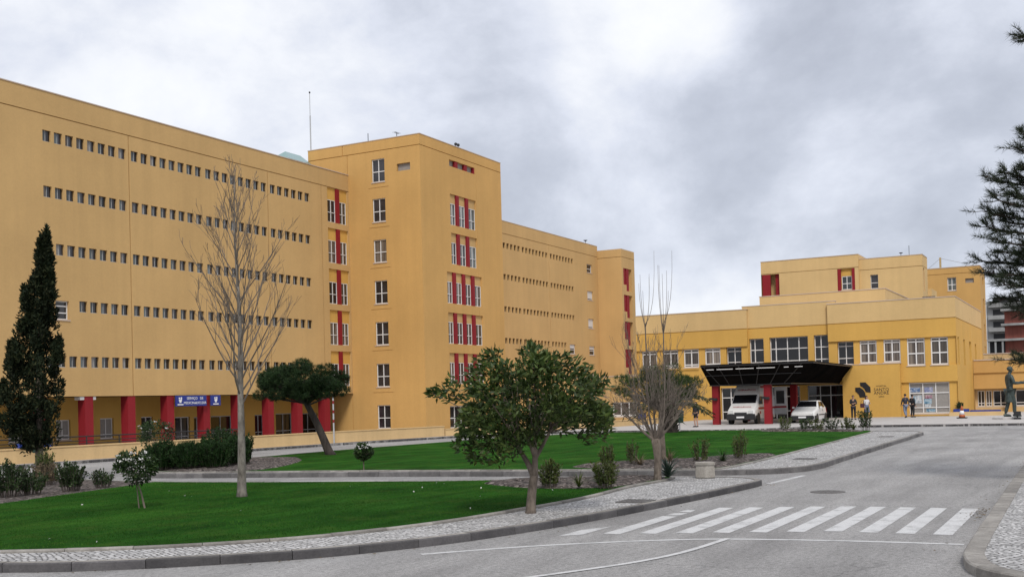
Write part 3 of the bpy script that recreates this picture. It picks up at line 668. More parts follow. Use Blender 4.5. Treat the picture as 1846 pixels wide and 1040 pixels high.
def kerb(name,line,w,z0,z1,mat,step=1.0,gap=.005,closed=True,jit=.004,top='edging'):
    """stones laid end to end along a line; inner side is to the left of travel"""
    fine=resample(line,.12,closed); inn=offset(fine,w,closed); n=len(fine); k=max(2,round(step/.12)); mb=MB()
    for i in range(0,n,k):
        j=min(i+k,n-1) if not closed else i+k
        if j<=i: break
        idx=[q%n for q in range(i,min(j,n)+1)] if closed else list(range(i,j+1))
        if len(idx)<2: break
        dz=R.uniform(-jit,jit); o=[Vector(fine[q]) for q in idx]; p=[Vector(inn[q]) for q in idx]
        o[0]+=(o[1]-o[0]).normalized()*gap; o[-1]-=(o[-1]-o[-2]).normalized()*gap; p[0]+=(p[1]-p[0]).normalized()*gap; p[-1]-=(p[-1]-p[-2]).normalized()*gap
        m=len(idx); c=.018
        prof=[]
        for a,b in zip(o,p):
            e=(b-a).normalized()
            prof+= [(a.x,a.y,z0),(a.x,a.y,z1+dz-c),(a.x+e.x*c,a.y+e.y*c,z1+dz),(b.x,b.y,z1+dz),(b.x,b.y,z0)]
        fs=[(q*5+s,q*5+s+1,q*5+s+6,q*5+s+5) for q in range(m-1) for s in range(4)]+[(4,3,2,1,0),tuple((m-1)*5+s for s in range(5))]
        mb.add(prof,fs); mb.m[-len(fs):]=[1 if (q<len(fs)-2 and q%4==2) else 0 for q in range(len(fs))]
    return struct(mb.build(name,[mat,top]))
def sheet(name,poly,z0,z1,mat,kind='structure'):
    mb=MB(); mb.prism(poly,z0,z1); o=mb.build(name,mat); o['kind']=kind; return o
mb=MB(); n=64; mb.add([(60+3000*math.cos(2*PI*i/n),20+3000*math.sin(2*PI*i/n),-.35) for i in range(n)],[tuple(range(n))]); struct(mb.build('ground','earth'))
mb=MB(); mb.prism([(-40,-60),(100,-60),(100,30),(75,33.3),(56.5,35),(15,41.5),(-40,50)],-.3,0); struct(mb.build('road','asphalt'))
# front island
fi=ccw(smooth([(9.9,13.0),(10.6,11.6),(11.4,10.6),(12.5,9.55),(14.1,8.7),(15.7,8.2),(17.9,7.75),(21.4,7.3),(23.6,7.1),(25.1,7.0),(25.7,7.15),(26.25,7.75),(26.35,9.0),(26.0,10.6),(25.1,12.6),(24.2,14.5),(23.6,17),(23.0,20),(22.7,23),(22.9,25.5),(23.4,28),(23.2,30.5),(21.5,32.5),(18,33.5),(13,32),(9.5,27),(8.6,21),(9.0,16.5)]))
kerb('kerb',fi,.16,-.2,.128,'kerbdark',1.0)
sheet('pavement',offset(fi,.155),-.1,.118,'cobble')
lawn1=ccw(smooth([(10.6,14.0),(11.8,11.95),(13.5,10.45),(15.6,9.65),(17.9,9.3),(20.3,9.12),(23,9.25),(25.3,9.15),(25.75,9.5),(25.3,11),(24.6,12.5),(23.8,14.4),(23.2,17),(22.6,20),(22.3,23),(22.5,25.4),(23.0,28),(22.7,30.3),(21.2,32),(18,33),(13.4,31.5),(10.2,27),(9.3,21),(9.6,16.5)]))
kerb('lawn_edging',lawn1,.09,-.1,.165,'edging',1.0)
sheet('planting_bed',offset(lawn1,.085),-.1,.135,'soil')
def clip_half(p,f):
    out=[]
    for i in range(len(p)):
        a,b=p[i],p[(i+1)%len(p)]; fa,fb=f(a),f(b)
        if fa>=0: out.append(a)
        if (fa>=0)!=(fb>=0): t=fa/(fa-fb); out.append((a[0]+(b[0]-a[0])*t,a[1]+(b[1]-a[1])*t))
    return out
# the lawn stops at a bed boundary running across the left end
lawn_a=clip_half(offset(lawn1,.085),lambda p:(22.9+.0*p[0])-(p[1]+ (0.28*(21.0-p[0]) if p[0]<21 else 0)*1.0))
sheet('lawn',lawn_a,-.1,.155,'lawn')
bedp=smooth([(22.5,12.3),(22.0,11.2),(22.1,10.2),(22.9,9.45),(24.4,9.36),(25.3,9.28),(25.5,9.8),(25.2,11.0),(24.6,12.2),(23.9,13.1),(23.1,13.1)])
def mound(name,poly,z0,h,mat):
    cx=sum(p[0] for p in poly)/len(poly); cy=sum(p[1] for p in poly)/len(poly); mb=MB(); n=len(poly); vs=[]
    ks=(1,.93,.8,.6,.35); hs=(0,.5,.8,.95,1)
    for k,hh in zip(ks,hs):
        for x,y in poly: vs.append((cx+(x-cx)*k+R.uniform(-.05,.05)*(k<1),cy+(y-cy)*k+R.uniform(-.05,.05)*(k<1),z0+h*hh+R.uniform(-.02,.02)*(k<1)))
    vs.append((cx,cy,z0+h)); fs=[(i*n+j,i*n+(j+1)%n,(i+1)*n+(j+1)%n,(i+1)*n+j) for i in range(len(ks)-1) for j in range(n)]
    fs+=[((len(ks)-1)*n+j,(len(ks)-1)*n+(j+1)%n,len(ks)*n) for j in range(n)]
    mb.add(vs,fs); return struct(mb.build(name,mat,smooth=True))
mound('planting_bed',bedp,.145,.09,'soil')
# back island
bi=ccw(smooth([(25.3,26.2),(26.0,22.3),(26.8,18.5),(27.3,15),(27.8,11.7),(28.2,9.6),(28.7,8.2),(29.6,7.3),(31.2,6.95),(34,7.0),(43.6,7.2),(53.5,7.4),(55.0,7.5),(56.0,7.9),(56.6,8.9),(57.4,10.4),(58.8,12.5),(60.0,15),(60.5,18),(60.0,22),(57.8,26.2),(53,28.6),(48.6,29.2),(43,29.7),(38.9,29.9),(33,29.8),(29,29.5),(26.5,28.5)]))
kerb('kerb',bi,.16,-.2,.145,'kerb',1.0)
sheet('pavement',offset(bi,.155),-.1,.13,'cobble')
lawn2=ccw(smooth([(25.75,26.1),(26.4,22.4),(27.15,18.6),(27.65,15),(28.15,11.7),(28.5,9.7),(28.9,9.05),(31,8.95),(34,9.0),(42,9.3),(49.5,9.6),(56.4,10.0),(57.5,11.3),(58.6,13),(59.5,15.2),(60.0,18),(59.5,21.8),(57.4,25.8),(52.8,28.1),(48.4,28.8),(43,29.3),(38.9,29.5),(33,29.4),(29.2,29.1),(26.9,28.1)]))
kerb('lawn_edging',lawn2,.09,-.1,.17,'edging',1.0)
sheet('lawn',offset(lawn2,.085),-.1,.16,'lawn')
mound('planting_bed',smooth([(28.55,12.9),(28.5,10.8),(28.75,9.6),(29.4,9.15),(31.5,9.1),(34.2,9.15),(35.6,9.4),(34.6,10.3),(32.5,11.3),(31.0,12.7),(29.6,13.7)]),.15,.10,'soil')
mound('planting_bed',smooth([(57.2,15.4),(56.6,13.2),(55.8,11.2),(55.9,10.35),(56.9,10.9),(58.1,12.8),(59.2,15),(59.0,16.3)]),.15,.10,'soil')
mound('planting_bed',smooth([(26.0,26.0),(26.4,23.6),(28.2,23.6),(31.5,25.3),(33.5,27.2),(33,28.9),(29.2,28.8),(27.1,27.9)]),.15,.10,'soil')
# right-hand pavement
rp=[(12.3,-25),(12.35,-1.0),(12.5,.1),(12.85,.8),(13.4,1.3),(14.2,1.52),(15.5,1.6),(20.8,1.7),(30,1.85),(45,2.0),(58,2.15),(61,1.6),(63,0.0),(64,-3),(64,-25)]
rline=smooth(rp[:],False)[::-1]     # travel so that the pavement lies to the left
if area(rline)<0: rline=rline[::-1]
kerb('kerb',rline,.24,-.2,.12,'edging',1.0,closed=False)
sheet('pavement',offset(rline,.215,False),-.1,.11,'cobble')
# pavement and kerb in front of the building
pv=smooth([(2,41.2),(15,39.6),(28.4,37.45),(34,37.0),(47.9,35.6),(56.6,33.7),(62,30.8),(62.6,27),(62.2,22),(62.6,18.6),(64.5,16.8),(66.5,15.3),(67.2,12.5),(67.4,8),(67.6,-6),(67.8,-60)],False)
pl=pv+[(101,-60),(101,29),(80,29.5),(72,32),(56.5,35.5),(15,42.5),(2,44)]
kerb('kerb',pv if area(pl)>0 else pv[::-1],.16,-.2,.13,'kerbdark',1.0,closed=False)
pl=ccw(pl); 
mb=MB(); mb.prism([p for p in pl],-.1,.118); struct(mb.build('plaza_pavement','plaza'))
# painted markings
def strip(mb,pts,w,z=.004):
    l=offset(pts,w/2,False); r=offset(pts,-w/2,False)
    for i in range(len(pts)-1): mb.quad((*l[i],z),(*l[i+1],z),(*r[i+1],z),(*r[i],z))
mb=MB()
for k in range(10):
    y=1.98+.52*k; x0,x1=17.15-.20*max(0,k-3),21.0-.19*max(0,k-4)
    if k==9: x1=18.6
    a=[(x0,y),(x1,y+.0),(x1,y+.27),(x0,y+.27)]
    mb.add([(*p,.004) for p in a],[(0,1,2,3)])
for p in ([(15.75,7.2),(16.9,7.18),(16.3,7.46),(15.5,7.48)],[(18.75,6.68),(19.2,6.66),(19.1,6.9),(18.7,6.92)],[(19.3,6.66),(19.75,6.7),(19.7,6.86),(19.35,6.9)]): mb.add([(*q,.004) for q in p],[(0,1,2,3)])
struct(mb.build('crosswalk','mark'))
mb=MB(); strip(mb,smooth([(13.1,8.45),(14.3,7.35),(15.2,6.2),(15.75,5.2),(15.98,4.2),(16.12,3.0),(16.15,1.72)],False),.12); struct(mb.build('stop_line','mark'))
mb=MB(); strip(mb,smooth([(9.4,6.9),(11.0,6.45),(12.5,5.7),(13.4,5.3),(14.4,5.05),(15.9,4.92)],False),.10,.008); struct(mb.build('lane_line','mark'))
mb=MB(); strip(mb,[(24.7,20.6),(25.4,17.4)],.14); strip(mb,[(25.9,7.0),(28.6,6.8)],.14); struct(mb.build('give_way_line','mark'))
mb=MB(); strip(mb,[(63.5,3.2),(64.4,4.6)],.25); strip(mb,[(61.5,2.9),(62.7,4.4)],.25); struct(mb.build('lane_mark','mark'))
def disc(mb,x,y,z,r,n=20,sx=1): mb.add([(x+r*math.cos(2*PI*i/n)*sx,y+r*math.sin(2*PI*i/n),z) for i in range(n)],[tuple(range(n))])
mm=concrete('iron_cover',(.09,.085,.08),(.16,.15,.145),6)
def cover(x,y,z,label,round_=False):
    t=thing('manhole_cover',label,'manhole cover',(x,y,z)); mb=MB()
    if round_: mb.lathe([(.36,0),(.36,.012),(.30,.014)],24,(x,y,z))
    else: mb.box(x-.3,x+.3,y-.3,y+.3,z,z+.012)
    mb.build('plate',mm,t)
    mb=MB()
    for k in range(5): mb.box(x-.22,x+.22,y-.2+k*.1-.012,y-.2+k*.1+.012,z+.013,z+.02)
    mb.build('ribs',mm,t)
cover(19.9,7.95,.125,'square iron cover in the cobbled pavement by the crosswalk'); cover(33.6,7.95,.13,'square iron cover in the narrow cobbled strip beside the back lawn'); cover(50.0,8.35,.13,'farthest square iron cover near the far tip of the cobbled strip')
cover(19.5,.75,.11,'square iron cover in the right-hand cobbled pavement'); cover(23.9,5.2,.0,'round iron cover in the roadway beyond the crosswalk',True)
# low walls
def wallrun(name,label,pts,th,z0,z1,mat,cap=True):
    t=thing(name,label,'wall',(*pts[0],0)); l=offset(pts,th,False); mb=MB()
    for i in range(len(pts)-1):
        a,b,c,d=pts[i],pts[i+1],l[i+1],l[i]; mb.add([(*p,z) for z in (z0,z1) for p in (a,b,c,d)],[(4,5,6,7),(0,1,5,4),(1,2,6,5),(2,3,7,6),(3,0,4,7)])
    mb.build('wall_body',mat,t)
    if cap:
        o=offset(pts,-.03,False); q=offset(pts,th+.03,False); mb=MB()
        for i in range(len(pts)-1): mb.add([(*p,z) for z in (z1+.002,z1+.05) for p in (o[i],o[i+1],q[i+1],q[i])],[(4,5,6,7),(0,1,5,4),(1,2,6,5),(2,3,7,6),(3,0,4,7),(3,2,1,0)])
        mb.build('coping',mat,t)
    return t
wallrun('low_wall','long sandy low wall below the red columns on the left',[(4,41.9),(15,40.1),(30.4,38.0),(39,36.9),(47.5,36.2),(56.5,34.6)],.25,-.1,.68,'lowwall')
wallrun('low_wall','low sandy wall in front of the connecting block by the palm',[(56.6,34.6),(62.5,31.9),(69,30.2),(74,29.6),(82,29.0)],.3,-.1,.5,'lowwall')
wallrun('low_wall','low sandy wall right of the shop window, behind the bronze figure',[(88.2,10.1),(88.2,6.3)],-.3,-.1,.36,'lowwall')
mb=MB(); mb.prism([(4,42.3),(30.4,38.4),(56.5,35.0),(62.5,32.3),(69,30.6),(88.4,29.4),(88.4,46.6),(73.5,46.6),(73.5,57),(4,57)],-.3,-.02); struct(mb.build('terrace','plaza'))
# handrail behind the left wall
hr=thing('handrail','dark metal handrail behind the long low wall below the red columns','railing',(20,39.7,0)); rp_=[(8,41.9),(15,40.65),(30.4,38.6),(39,37.5),(42,37.2)]
mb=MB()
for z in (1.08,.90,.78): mb.tube([(x,y,z) for x,y in rp_],.028 if z>1 else .018,5)
mb.build('rails','steel',hr); mb=MB()
for x,y in resample(rp_,1.6,False): 
    mb=MB(); mb.tube([(x,y,.0),(x,y,1.08)],.03,5); mb.build('post','steel',hr)
def bluebox(x,y,z,dx,dy,h,label,plant=False):
    t=thing('planter_box',label,'planter',(x,y,z)); mb=MB(); mb.box(x,x+dx,y,y+dy,z,z+h); mb.build('box','blue',t,bevel=.02); mb=MB(); mb.box(x+.04,x+dx-.04,y+.04,y+dy-.04,z+h-.03,z+h+.004); mb.build('soil','soil',t)
bluebox(29.9,38.05,.732,1.5,.22,.2,'long blue trough on the left low wall under the handrail'); bluebox(75.6,29.55,.552,.9,.25,.42,'blue trough on the low wall beside the palm')
bluebox(88.22,8.75,.362,.28,1.1,.26,'short blue trough with a small plant on the low wall by the bronze figure'); bluebox(88.22,6.6,.362,.28,2.1,.16,'long flat dark blue trough on the low wall behind the bronze figure')
# concrete block, bins, posts, cone
cb=thing('concrete_bollard','squat hexagonal concrete block at the corner of the front lawn','bollard',(27.0,9.0,0)); mb=MB(); mb.lathe([(.30,0),(.31,.03),(.29,.30),(.285,.32),(.30,.335),(.30,.40),(.285,.42)],6,(0,0,0)); o=mb.build('block','bollard',cb,local=True,bevel=.012); cb.location=(25.95,8.55,.125); cb.rotation_euler.z=.35; cb.scale=(.87,.87,.9)
mb=MB(); mb.lathe([(.315,.34),(.315,.41)],6); mb.build('rim','bollard',cb,local=True,bevel=.01)
def bin_(x,y,label,rz=0):
    t=thing('litter_bin',label,'litter bin',(x,y,.12),None,rz); mb=MB(); mb.tube([(0,0,0),(0,0,.95)],.035,8); mb.build('post','greyf',t,local=True)
    mb=MB(); mb.lathe([(.15,.42),(.2,.46),(.235,1.0),(.22,1.04)],14,(.0,.24,0)); mb.build('bin_body','mesh_green',t,local=True,smooth=False)
    mb=MB(); mb.lathe([(.25,1.04),(.25,1.1),(.18,1.17),(.02,1.19)],14,(.0,.24,0)); mb.build('lid','mesh_green',t,local=True)
bin_(30.4,37.75,'dark green litter bin on a post by the left low wall',2.6); bin_(62.9,22.2,'dark green litter bin on a post between palm and red pillar',2.0)
t=thing('marker_post','thin pale post standing before the red columns','post',(47.6,36.0,.12)); mb=MB(); mb.tube([(47.6,36.0,.1),(47.6,36.0,2.55)],.04,8); mb.build('pole','greyf',t)
for z in (1.2,1.7,2.2):
    mb=MB(); mb.tube([(47.6,36.0,z),(47.6,36.0,z+.16)],.043,8); mb.build('band','red',t)
cn=thing('traffic_cone','orange and white traffic cone on a black base before the low wall','traffic cone',(80.6,8.45,.118)); mb=MB(); mb.box(-.32,.32,-.32,.32,0,.07); mb.build('base','black',cn,local=True,bevel=.015)
mb=MB(); mb.lathe([(.21,.07),(.17,.26)],16); mb.build('cone','orange',cn,local=True,smooth=True); mb=MB(); mb.lathe([(.17,.261),(.115,.52)],16); mb.build('white_band','whitelet',cn,local=True,smooth=True); mb=MB(); mb.lathe([(.115,.521),(.05,.82),(.02,.84)],16); mb.build('cone_tip','orange',cn,local=True,smooth=True)
# ================================================================== PLANTS
def quadmesh(name,V,mat,parent,mats=None,mi=None):
    """V: (n,4,3) array of loose quads (or (n,3,3) triangles)"""
    n,k,_=V.shape; me=bpy.data.meshes.new(name)
    me.vertices.add(n*k); me.vertices.foreach_set('co',V.astype(np.float32).ravel())
    me.loops.add(n*k); me.loops.foreach_set('vertex_index',np.arange(n*k,dtype=np.int32))
    me.polygons.add(n); me.polygons.foreach_set('loop_start',np.arange(0,n*k,k,dtype=np.int32)); 
    me.materials.append(M[mat]); me.update(calc_edges=True); me.validate()
    o=bpy.data.objects.new(name,me); C.objects.link(o); o.parent=parent; return o
def unit(a): return a/np.maximum(np.linalg.norm(a,axis=1,keepdims=True),1e-9)
def leafquads(P,L,W,D=None,droop=.0,jit=1.0):
    """diamond leaves at points P, length L, width W, pointing along D (or at random)"""
    n=len(P); d=NR.normal(size=(n,3)) if D is None else unit(np.asarray(D))+NR.normal(size=(n,3))*jit
    d[:,2]-=droop; d=unit(d); s=unit(np.cross(d,NR.normal(size=(n,3)))); up=np.cross(s,d)
    l=(L*NR.uniform(.65,1.25,(n,1))); w=W*NR.uniform(.7,1.2,(n,1))
    mid=P+d*l*.45+up*w*.12
    return np.stack([P,mid+s*w*.5,P+d*l,mid-s*w*.5],1)
def clump(c,r,n,shell=.5):
    u=unit(NR.normal(size=(n,3))); rad=NR.uniform(0,1,(n,1))**(1/3)*(1-shell)+shell*NR.uniform(.75,1.08,(n,1))
    return np.array(c)+u*rad*np.array(r)
def bez(a,b,c,n=6):
    a,b,c=Vector(a),Vector(b),Vector(c); return [a*(1-t)**2+b*2*t*(1-t)+c*t*t for t in [i/n for i in range(n+1)]]
def plant(name,label,cat,x,y,z=.15,group=None,rz=TURN,scale=1): return thing(name,label,cat,(x,y,z),group,rz,scale)
M['lf_ever']=leafmat('evergreen_leaves',[(.018,.036,.008),(.036,.062,.013),(.055,.086,.018),(.09,.112,.028)],.5,.12,.25,1.2)
M['lf_pine']=leafmat('pine_needles',[(.008,.022,.007),(.018,.040,.012),(.036,.062,.018)],.6,.05,.2,1.6)
M['lf_pine2']=leafmat('grey_green_needles',[(.012,.022,.012),(.026,.038,.019),(.050,.060,.032)],.6,.08,.2,1.4)
M['lf_pine3']=leafmat('mid_green_needles',[(.028,.055,.016),(.050,.085,.024),(.095,.125,.042)],.6,.1,.2,1.4)
M['lf_hedge']=leafmat('hedge_leaves',[(.008,.026,.006),(.016,.044,.010),(.032,.068,.016)],.6,.08,.2,2)
M['lf_cyp']=leafmat('cypress_sprays',[(.007,.013,.006),(.014,.022,.009),(.034,.038,.015)],.7,.05,.15,1.3)
M['lf_shrub']=leafmat('shrub_leaves',[(.012,.030,.008),(.026,.054,.013),(.052,.082,.022)],.55,.1,.3,3)
M['lf_light']=leafmat('light_shrub_leaves',[(.040,.062,.012),(.070,.095,.020),(.11,.125,.032)],.55,.15,.3,3)
M['lf_blue']=leafmat('blue_green_blades',[(.020,.042,.030),(.040,.068,.046)],.5,.05,.3,3)
M['lf_dry']=leafmat('dry_stalks',[(.10,.075,.045),(.17,.13,.08)],.8,0,.2,3)
M['flower']=plain('white_petals',(.70,.68,.66),.7)
M['lf_palm']=leafmat('palm_leaflets',[(.014,.026,.008),(.035,.050,.015),(.075,.080,.028)],.5,.1,.3,1.5)
# ---- broad evergreen in front
def evergreen():
    t=plant('evergreen_tree','rounded broadleaf evergreen with forked pale stem, nearest the cobbled pavement','tree',17.49,8.96,.15); t.scale=(.93,.93,.955)
    mb=MB()
    mb.tube(bez((-.02,0,-.1),(0,0,.3),(.07,0,.66),6),[.125,.10,.092,.088,.085,.082,.08],9)
    forks=[((.07,0,.62),(-.02,.02,.9),(-.28,.1,1.25)),((.07,0,.62),(.1,-.02,.9),(.10,-.1,1.35))]
    mb.tube(bez(*forks[0]),[.07,.065,.06,.052,.046,.04,.036],7); mb.tube(bez(*forks[1]),[.075,.07,.062,.055,.05,.045,.04],7)
    mb.tube(bez((.10,-.02,.98),(.22,.05,1.15),(.42,.1,1.5)),[.05,.046,.042,.038,.034,.03,.026],6)
    mb.tube(bez((.09,-.03,1.0),(.02,-.2,1.2),(-.06,-.35,1.5)),[.045,.04,.038,.034,.03,.027,.024],6)
    cl=[]
    rr=random.Random(5)
    while len(cl)<86:
        x,y,z=rr.uniform(-1,1),rr.uniform(-1,1),rr.uniform(-1,1)
        q=x*x+y*y+z*z
        if q>1 or q<.22: continue
        X=x*1.42+.02; Y=y*1.35; Zc=1.98+z*(.90 if z>0 else .74)-.10*abs(x)*(z<0)
        if z<-.35 and x>.1: Zc+=.22
        cl.append((X,Y,Zc,rr.uniform(.20,.36)))
    cl+=[(-1.45,.1,2.18,.20),(-1.66,.05,2.24,.15),(-1.82,.0,2.22,.10),(-1.42,-.1,2.42,.13),(-.72,.1,2.72,.2),(-.62,.0,2.92,.13),(.12,.0,2.90,.18),(.05,.1,3.02,.1),(-1.2,-.2,1.25,.24),(-.95,-.4,1.08,.22),(-.6,-.6,1.05,.2),(1.3,.0,1.75,.24),(1.38,.2,1.45,.2),(.95,-.1,2.6,.22),(.65,0,2.75,.2),(1.1,-.3,2.3,.25),(-.35,-.8,1.15,.22),(1.05,-.4,1.4,.22)]
    for X,Y,Zc,q in cl[::2]:
        b=Vector((-.2,.08,1.2)) if X<-.15 else (Vector((.38,.1,1.45)) if X>.5 else Vector((.1,-.1,1.3)))
        mb.tube(bez(b,(b+Vector((X,Y,Zc)))/2+Vector((0,0,.12)),(X,Y,Zc),4),[.022,.018,.014,.01,.006],4,cap=False)
    mb.build('trunk','bark_brown',t,local=True,smooth=True)
    P=[];D=[]
    for X,Y,Zc,q in cl:
        n=int(92*(q/.28)**1.6)+13; p=clump((X,Y,Zc),(q,q,q*.8),n,.35); P.append(p); D.append(p-np.array((X*.6,Y*.6,Zc-.25)))
    P=np.concatenate(P); D=np.concatenate(D)
    quadmesh('crown',leafquads(P,.135,.055,D,.25,.6),'lf_ever',t)
    return t
evergreen()
# ---- bare trees
def twigs(mb,p,d,l,r,lev,rr,up=.35,sub=(4,3),mi=0,spread=.55):
    n=5; pts=[p.copy()]; dd=d.copy()
    for i in range(n):
        dd=(dd+Vector((rr.gauss(0,.09),rr.gauss(0,.09),rr.gauss(0,.04)+up*.13))).normalized(); pts.append(pts[-1]+dd*l/n)
    mb.tube(pts,[max(.0034,r*(1-.75*i/n)) for i in range(n+1)],5 if lev==0 else 3,mi,cap=False)
    if lev>=len(sub): return
    for k in range(sub[lev]):
        t=rr.uniform(.22,.97); i=min(int(t*n),n-1); q=pts[i].lerp(pts[i+1],t*n-i)
        a=(pts[i+1]-pts[i]).normalized(); side=a.orthogonal().normalized(); side.rotate(Matrix.Rotation(rr.uniform(0,2*PI),3,a))
        nd=(a+side*rr.uniform(spread*.6,spread*1.3)+Vector((0,0,up*.5))).normalized()
        twigs(mb,q,nd,l*rr.uniform(.34,.6)*(1.1-.5*t),r*.5*(1-.5*t),lev+1,rr,up,sub,mi,spread)
def bare_tall():
    t=plant('bare_tree','tall leafless upright tree with pale trunk on the front lawn','tree',18.85,16.8,.15,None,TURN,.93); rr=random.Random(3)
    tr=[Vector((0,0,-.1)),Vector((0,0,.15)),Vector((.01,0,.7)),Vector((.02,.01,1.6)),Vector((.02,0,2.4)),Vector((.04,0,3.4)),Vector((.03,.02,4.4)),Vector((0,0,5.3)),Vector((-.05,.02,6.2)),Vector((-.03,0,7.0)),Vector((.01,0,7.85))]
    ra=[.15,.112,.094,.083,.07,.058,.045,.033,.021,.012,.006]
    mb=MB(); mb.tube(tr,ra,10); mb.build('trunk','bark_pale',t,local=True,smooth=True)
    mb=MB()
    for k in range(44):
        z=2.15+5.3*(k/43)**1.05+rr.uniform(-.08,.08); i=max(j for j in range(len(tr)) if tr[j].z<=z); i=min(i,len(tr)-2)
        p=tr[i].lerp(tr[i+1],(z-tr[i].z)/(tr[i+1].z-tr[i].z)); az=k*2.399+rr.uniform(-.4,.4)
        h=(z-2.1)/5.8; l=(2.35*(1-h)**.75+.4)*rr.uniform(.75,1.1); o=.55-.2*h
        d=Vector((math.cos(az)*o,math.sin(az)*o,.8)).normalized()
        twigs(mb,p,d,l,.019*(1-h)+.006,0,rr,.45,(5,4) if h<.75 else (3,2),0,.48)
    mb.build('branches','bark_vase',t,local=True)
bare_tall()
def bare_vase():
    t=plant('bare_tree','leafless vase-shaped tree with tall candelabra shoots beside the concrete block','tree',24.7,9.3,.15,None,TURN,.93); rr=random.Random(9)
    mb=MB(); tr=[(-.02,0,-.1),(0,0,.1),(.02,0,.5),(.0,0,.8),(-.03,0,1.05)]; mb.tube(tr,[.13,.10,.092,.105,.115],10); mb.build('trunk','bark_brown',t,local=True,smooth=True)
    mb=MB()
    mains=[((-.05,0,1.0),(-.28,.05,1.45),(-.55,.1,1.85)),((-.05,0,1.0),(-.5,-.2,1.3),(-.95,-.35,1.95)),((0,0,1.0),(.12,.1,1.5),(.22,.15,2.1)),((0,0,1.0),(.4,-.1,1.35),(.75,.1,1.9)),((0,0,1.0),(.35,.3,1.5),(.6,.6,2.0)),((-.03,0,1.0),(-.06,-.25,1.5),(-.12,-.5,2.1)),((-.03,0,1.0),(-.2,.35,1.4),(-.35,.7,2.0)),((.0,0,1.0),(.25,-.35,1.5),(.4,-.75,2.0))]
    for a,b,c in mains:
        pts=bez(a,b,c,7); mb.tube(pts,[.046,.038,.032,.026,.022,.018,.015,.012],6,cap=False)
        for k in range(10):
            tt=rr.uniform(.3,1); p=pts[min(7,int(tt*7))]; o=Vector((p.x,p.y,0)); o=o.normalized() if o.length>.05 else Vector((rr.uniform(-1,1),rr.uniform(-1,1),0))
            d=(o*rr.uniform(.1,1.0)+Vector((rr.gauss(0,.35),rr.gauss(0,.35),rr.uniform(.45,1.1)))).normalized()
            twigs(mb,p.copy(),d,rr.uniform(.5,1.2),.008,0,rr,.3,(5,2),0,.6)
    for sx,top,n in ((-.20,3.9,6),(.26,4.05,7)):
        b=Vector((sx*.9,.05,2.0)); pts=[b,Vector((sx*1.0,.05,2.5)),Vector((sx*.95,.03,3.0)),Vector((sx,.02,3.95))] ; mb.tube([Vector((sx*.3,0,1.1)),Vector((sx*.8,.03,1.6))]+pts,[.032,.027,.023,.020,.018,.016],5,cap=False)
        for q in range(10):
            z=rr.uniform(2.0,3.8); az=rr.uniform(0,6.28); twigs(mb,Vector((sx,.03,z)),Vector((math.cos(az)*.45,math.sin(az)*.45,.8)).normalized(),rr.uniform(.4,.9),.008,0,rr,.5,(2,),0,.35)
        for q in range(n):
            az=q*2*PI/n+rr.uniform(-.4,.4); h=rr.uniform(.75,1.5) if q else 1.85; w=rr.uniform(.05,.2)
            mb.tube(bez((sx,.02,3.95-.35*rr.random()*(q>0)),(sx+math.cos(az)*w*1.7,math.sin(az)*w*1.7,4.05+rr.uniform(.05,.3)),(sx+math.cos(az)*w*1.7,math.sin(az)*w*1.6,3.95+h),6),[.011,.010,.008,.007,.006,.005,.004],4,cap=False)
    for q in range(26):
        az=rr.uniform(0,6.28); r0=rr.uniform(.2,1.0); twigs(mb,Vector((math.cos(az)*r0*.7,math.sin(az)*r0*.7,2.0)),Vector((math.cos(az)*.2,math.sin(az)*.2,1)).normalized(),rr.uniform(.8,1.8),.008,0,rr,.45,(5,2),0,.4)
    mb.build('branches','bark_vase',t,local=True)
bare_vase()
# ---- stone pines
def tufts(P,Dir,nn,L,W,spread=.75):
    k=len(P); P=np.repeat(P,nn,0); D=np.repeat(unit(np.asarray(Dir)),nn,0)+NR.normal(size=(k*nn,3))*spread
    d=unit(D); s=unit(np.cross(d,NR.normal(size=d.shape))); l=L*NR.uniform(.7,1.15,(len(d),1)); w=W*.5
    return np.stack([P-s*w,P+s*w,P+d*l+s*w*.25,P+d*l-s*w*.25],1)
def stone_pine(name,label,x,y,trunk,rad,clumps,mat,needle,nt,cat='tree',bark='bark_dark'):
    t=plant(name,label,cat,x,y,.15,None,TURN,.93); mb=MB(); mb.tube(trunk,rad,9)
    top=Vector(trunk[-1])
    for c in clumps:
        b=Vector(trunk[-2]).lerp(top,R.uniform(.2,1)); mb.tube(bez(b,(b+Vector(c[:3]))/2+Vector((0,0,-.05)),c[:3],4),[.05,.04,.03,.022,.012],5,cap=False)
    mb.build('trunk',bark,t,local=True,smooth=True)
    P=[];D=[]
    for X,Y,Zc,q in clumps:
        n=int(nt*(q/.5)**2); p=clump((X,Y,Zc),(q,q,q*.62),n,.55); P.append(p); d=p-np.array((X,Y,Zc-.35*q)); d[:,2]+=q*.5; D.append(d)
    quadmesh('crown',tufts(np.concatenate(P),np.concatenate(D),13,needle,.012*needle/.12),mat,t); return t
rr=random.Random(21); cl=[]
while len(cl)<64:
    a=rr.uniform(0,6.28); q=math.sqrt(rr.uniform(0,1)); x=-1.15+q*math.cos(a)*2.0; y=q*math.sin(a)*1.7; top=3.95-.75*q*q+.12*math.cos(3*a)
    cl.append((x,y,rr.uniform(2.45+.15*q,top),rr.uniform(.28,.46)))
stone_pine('stone_pine','dark umbrella-crowned pine with a leaning trunk on the back lawn',35.6,27.2,[(.12,0,-.1),(.0,0,.15),(-.25,0,.8),(-.5,.03,1.4),(-.8,.05,2.0),(-1.1,.05,2.6)],[.24,.19,.165,.15,.13,.10],cl,'lf_pine',.15,150)
cl=[]
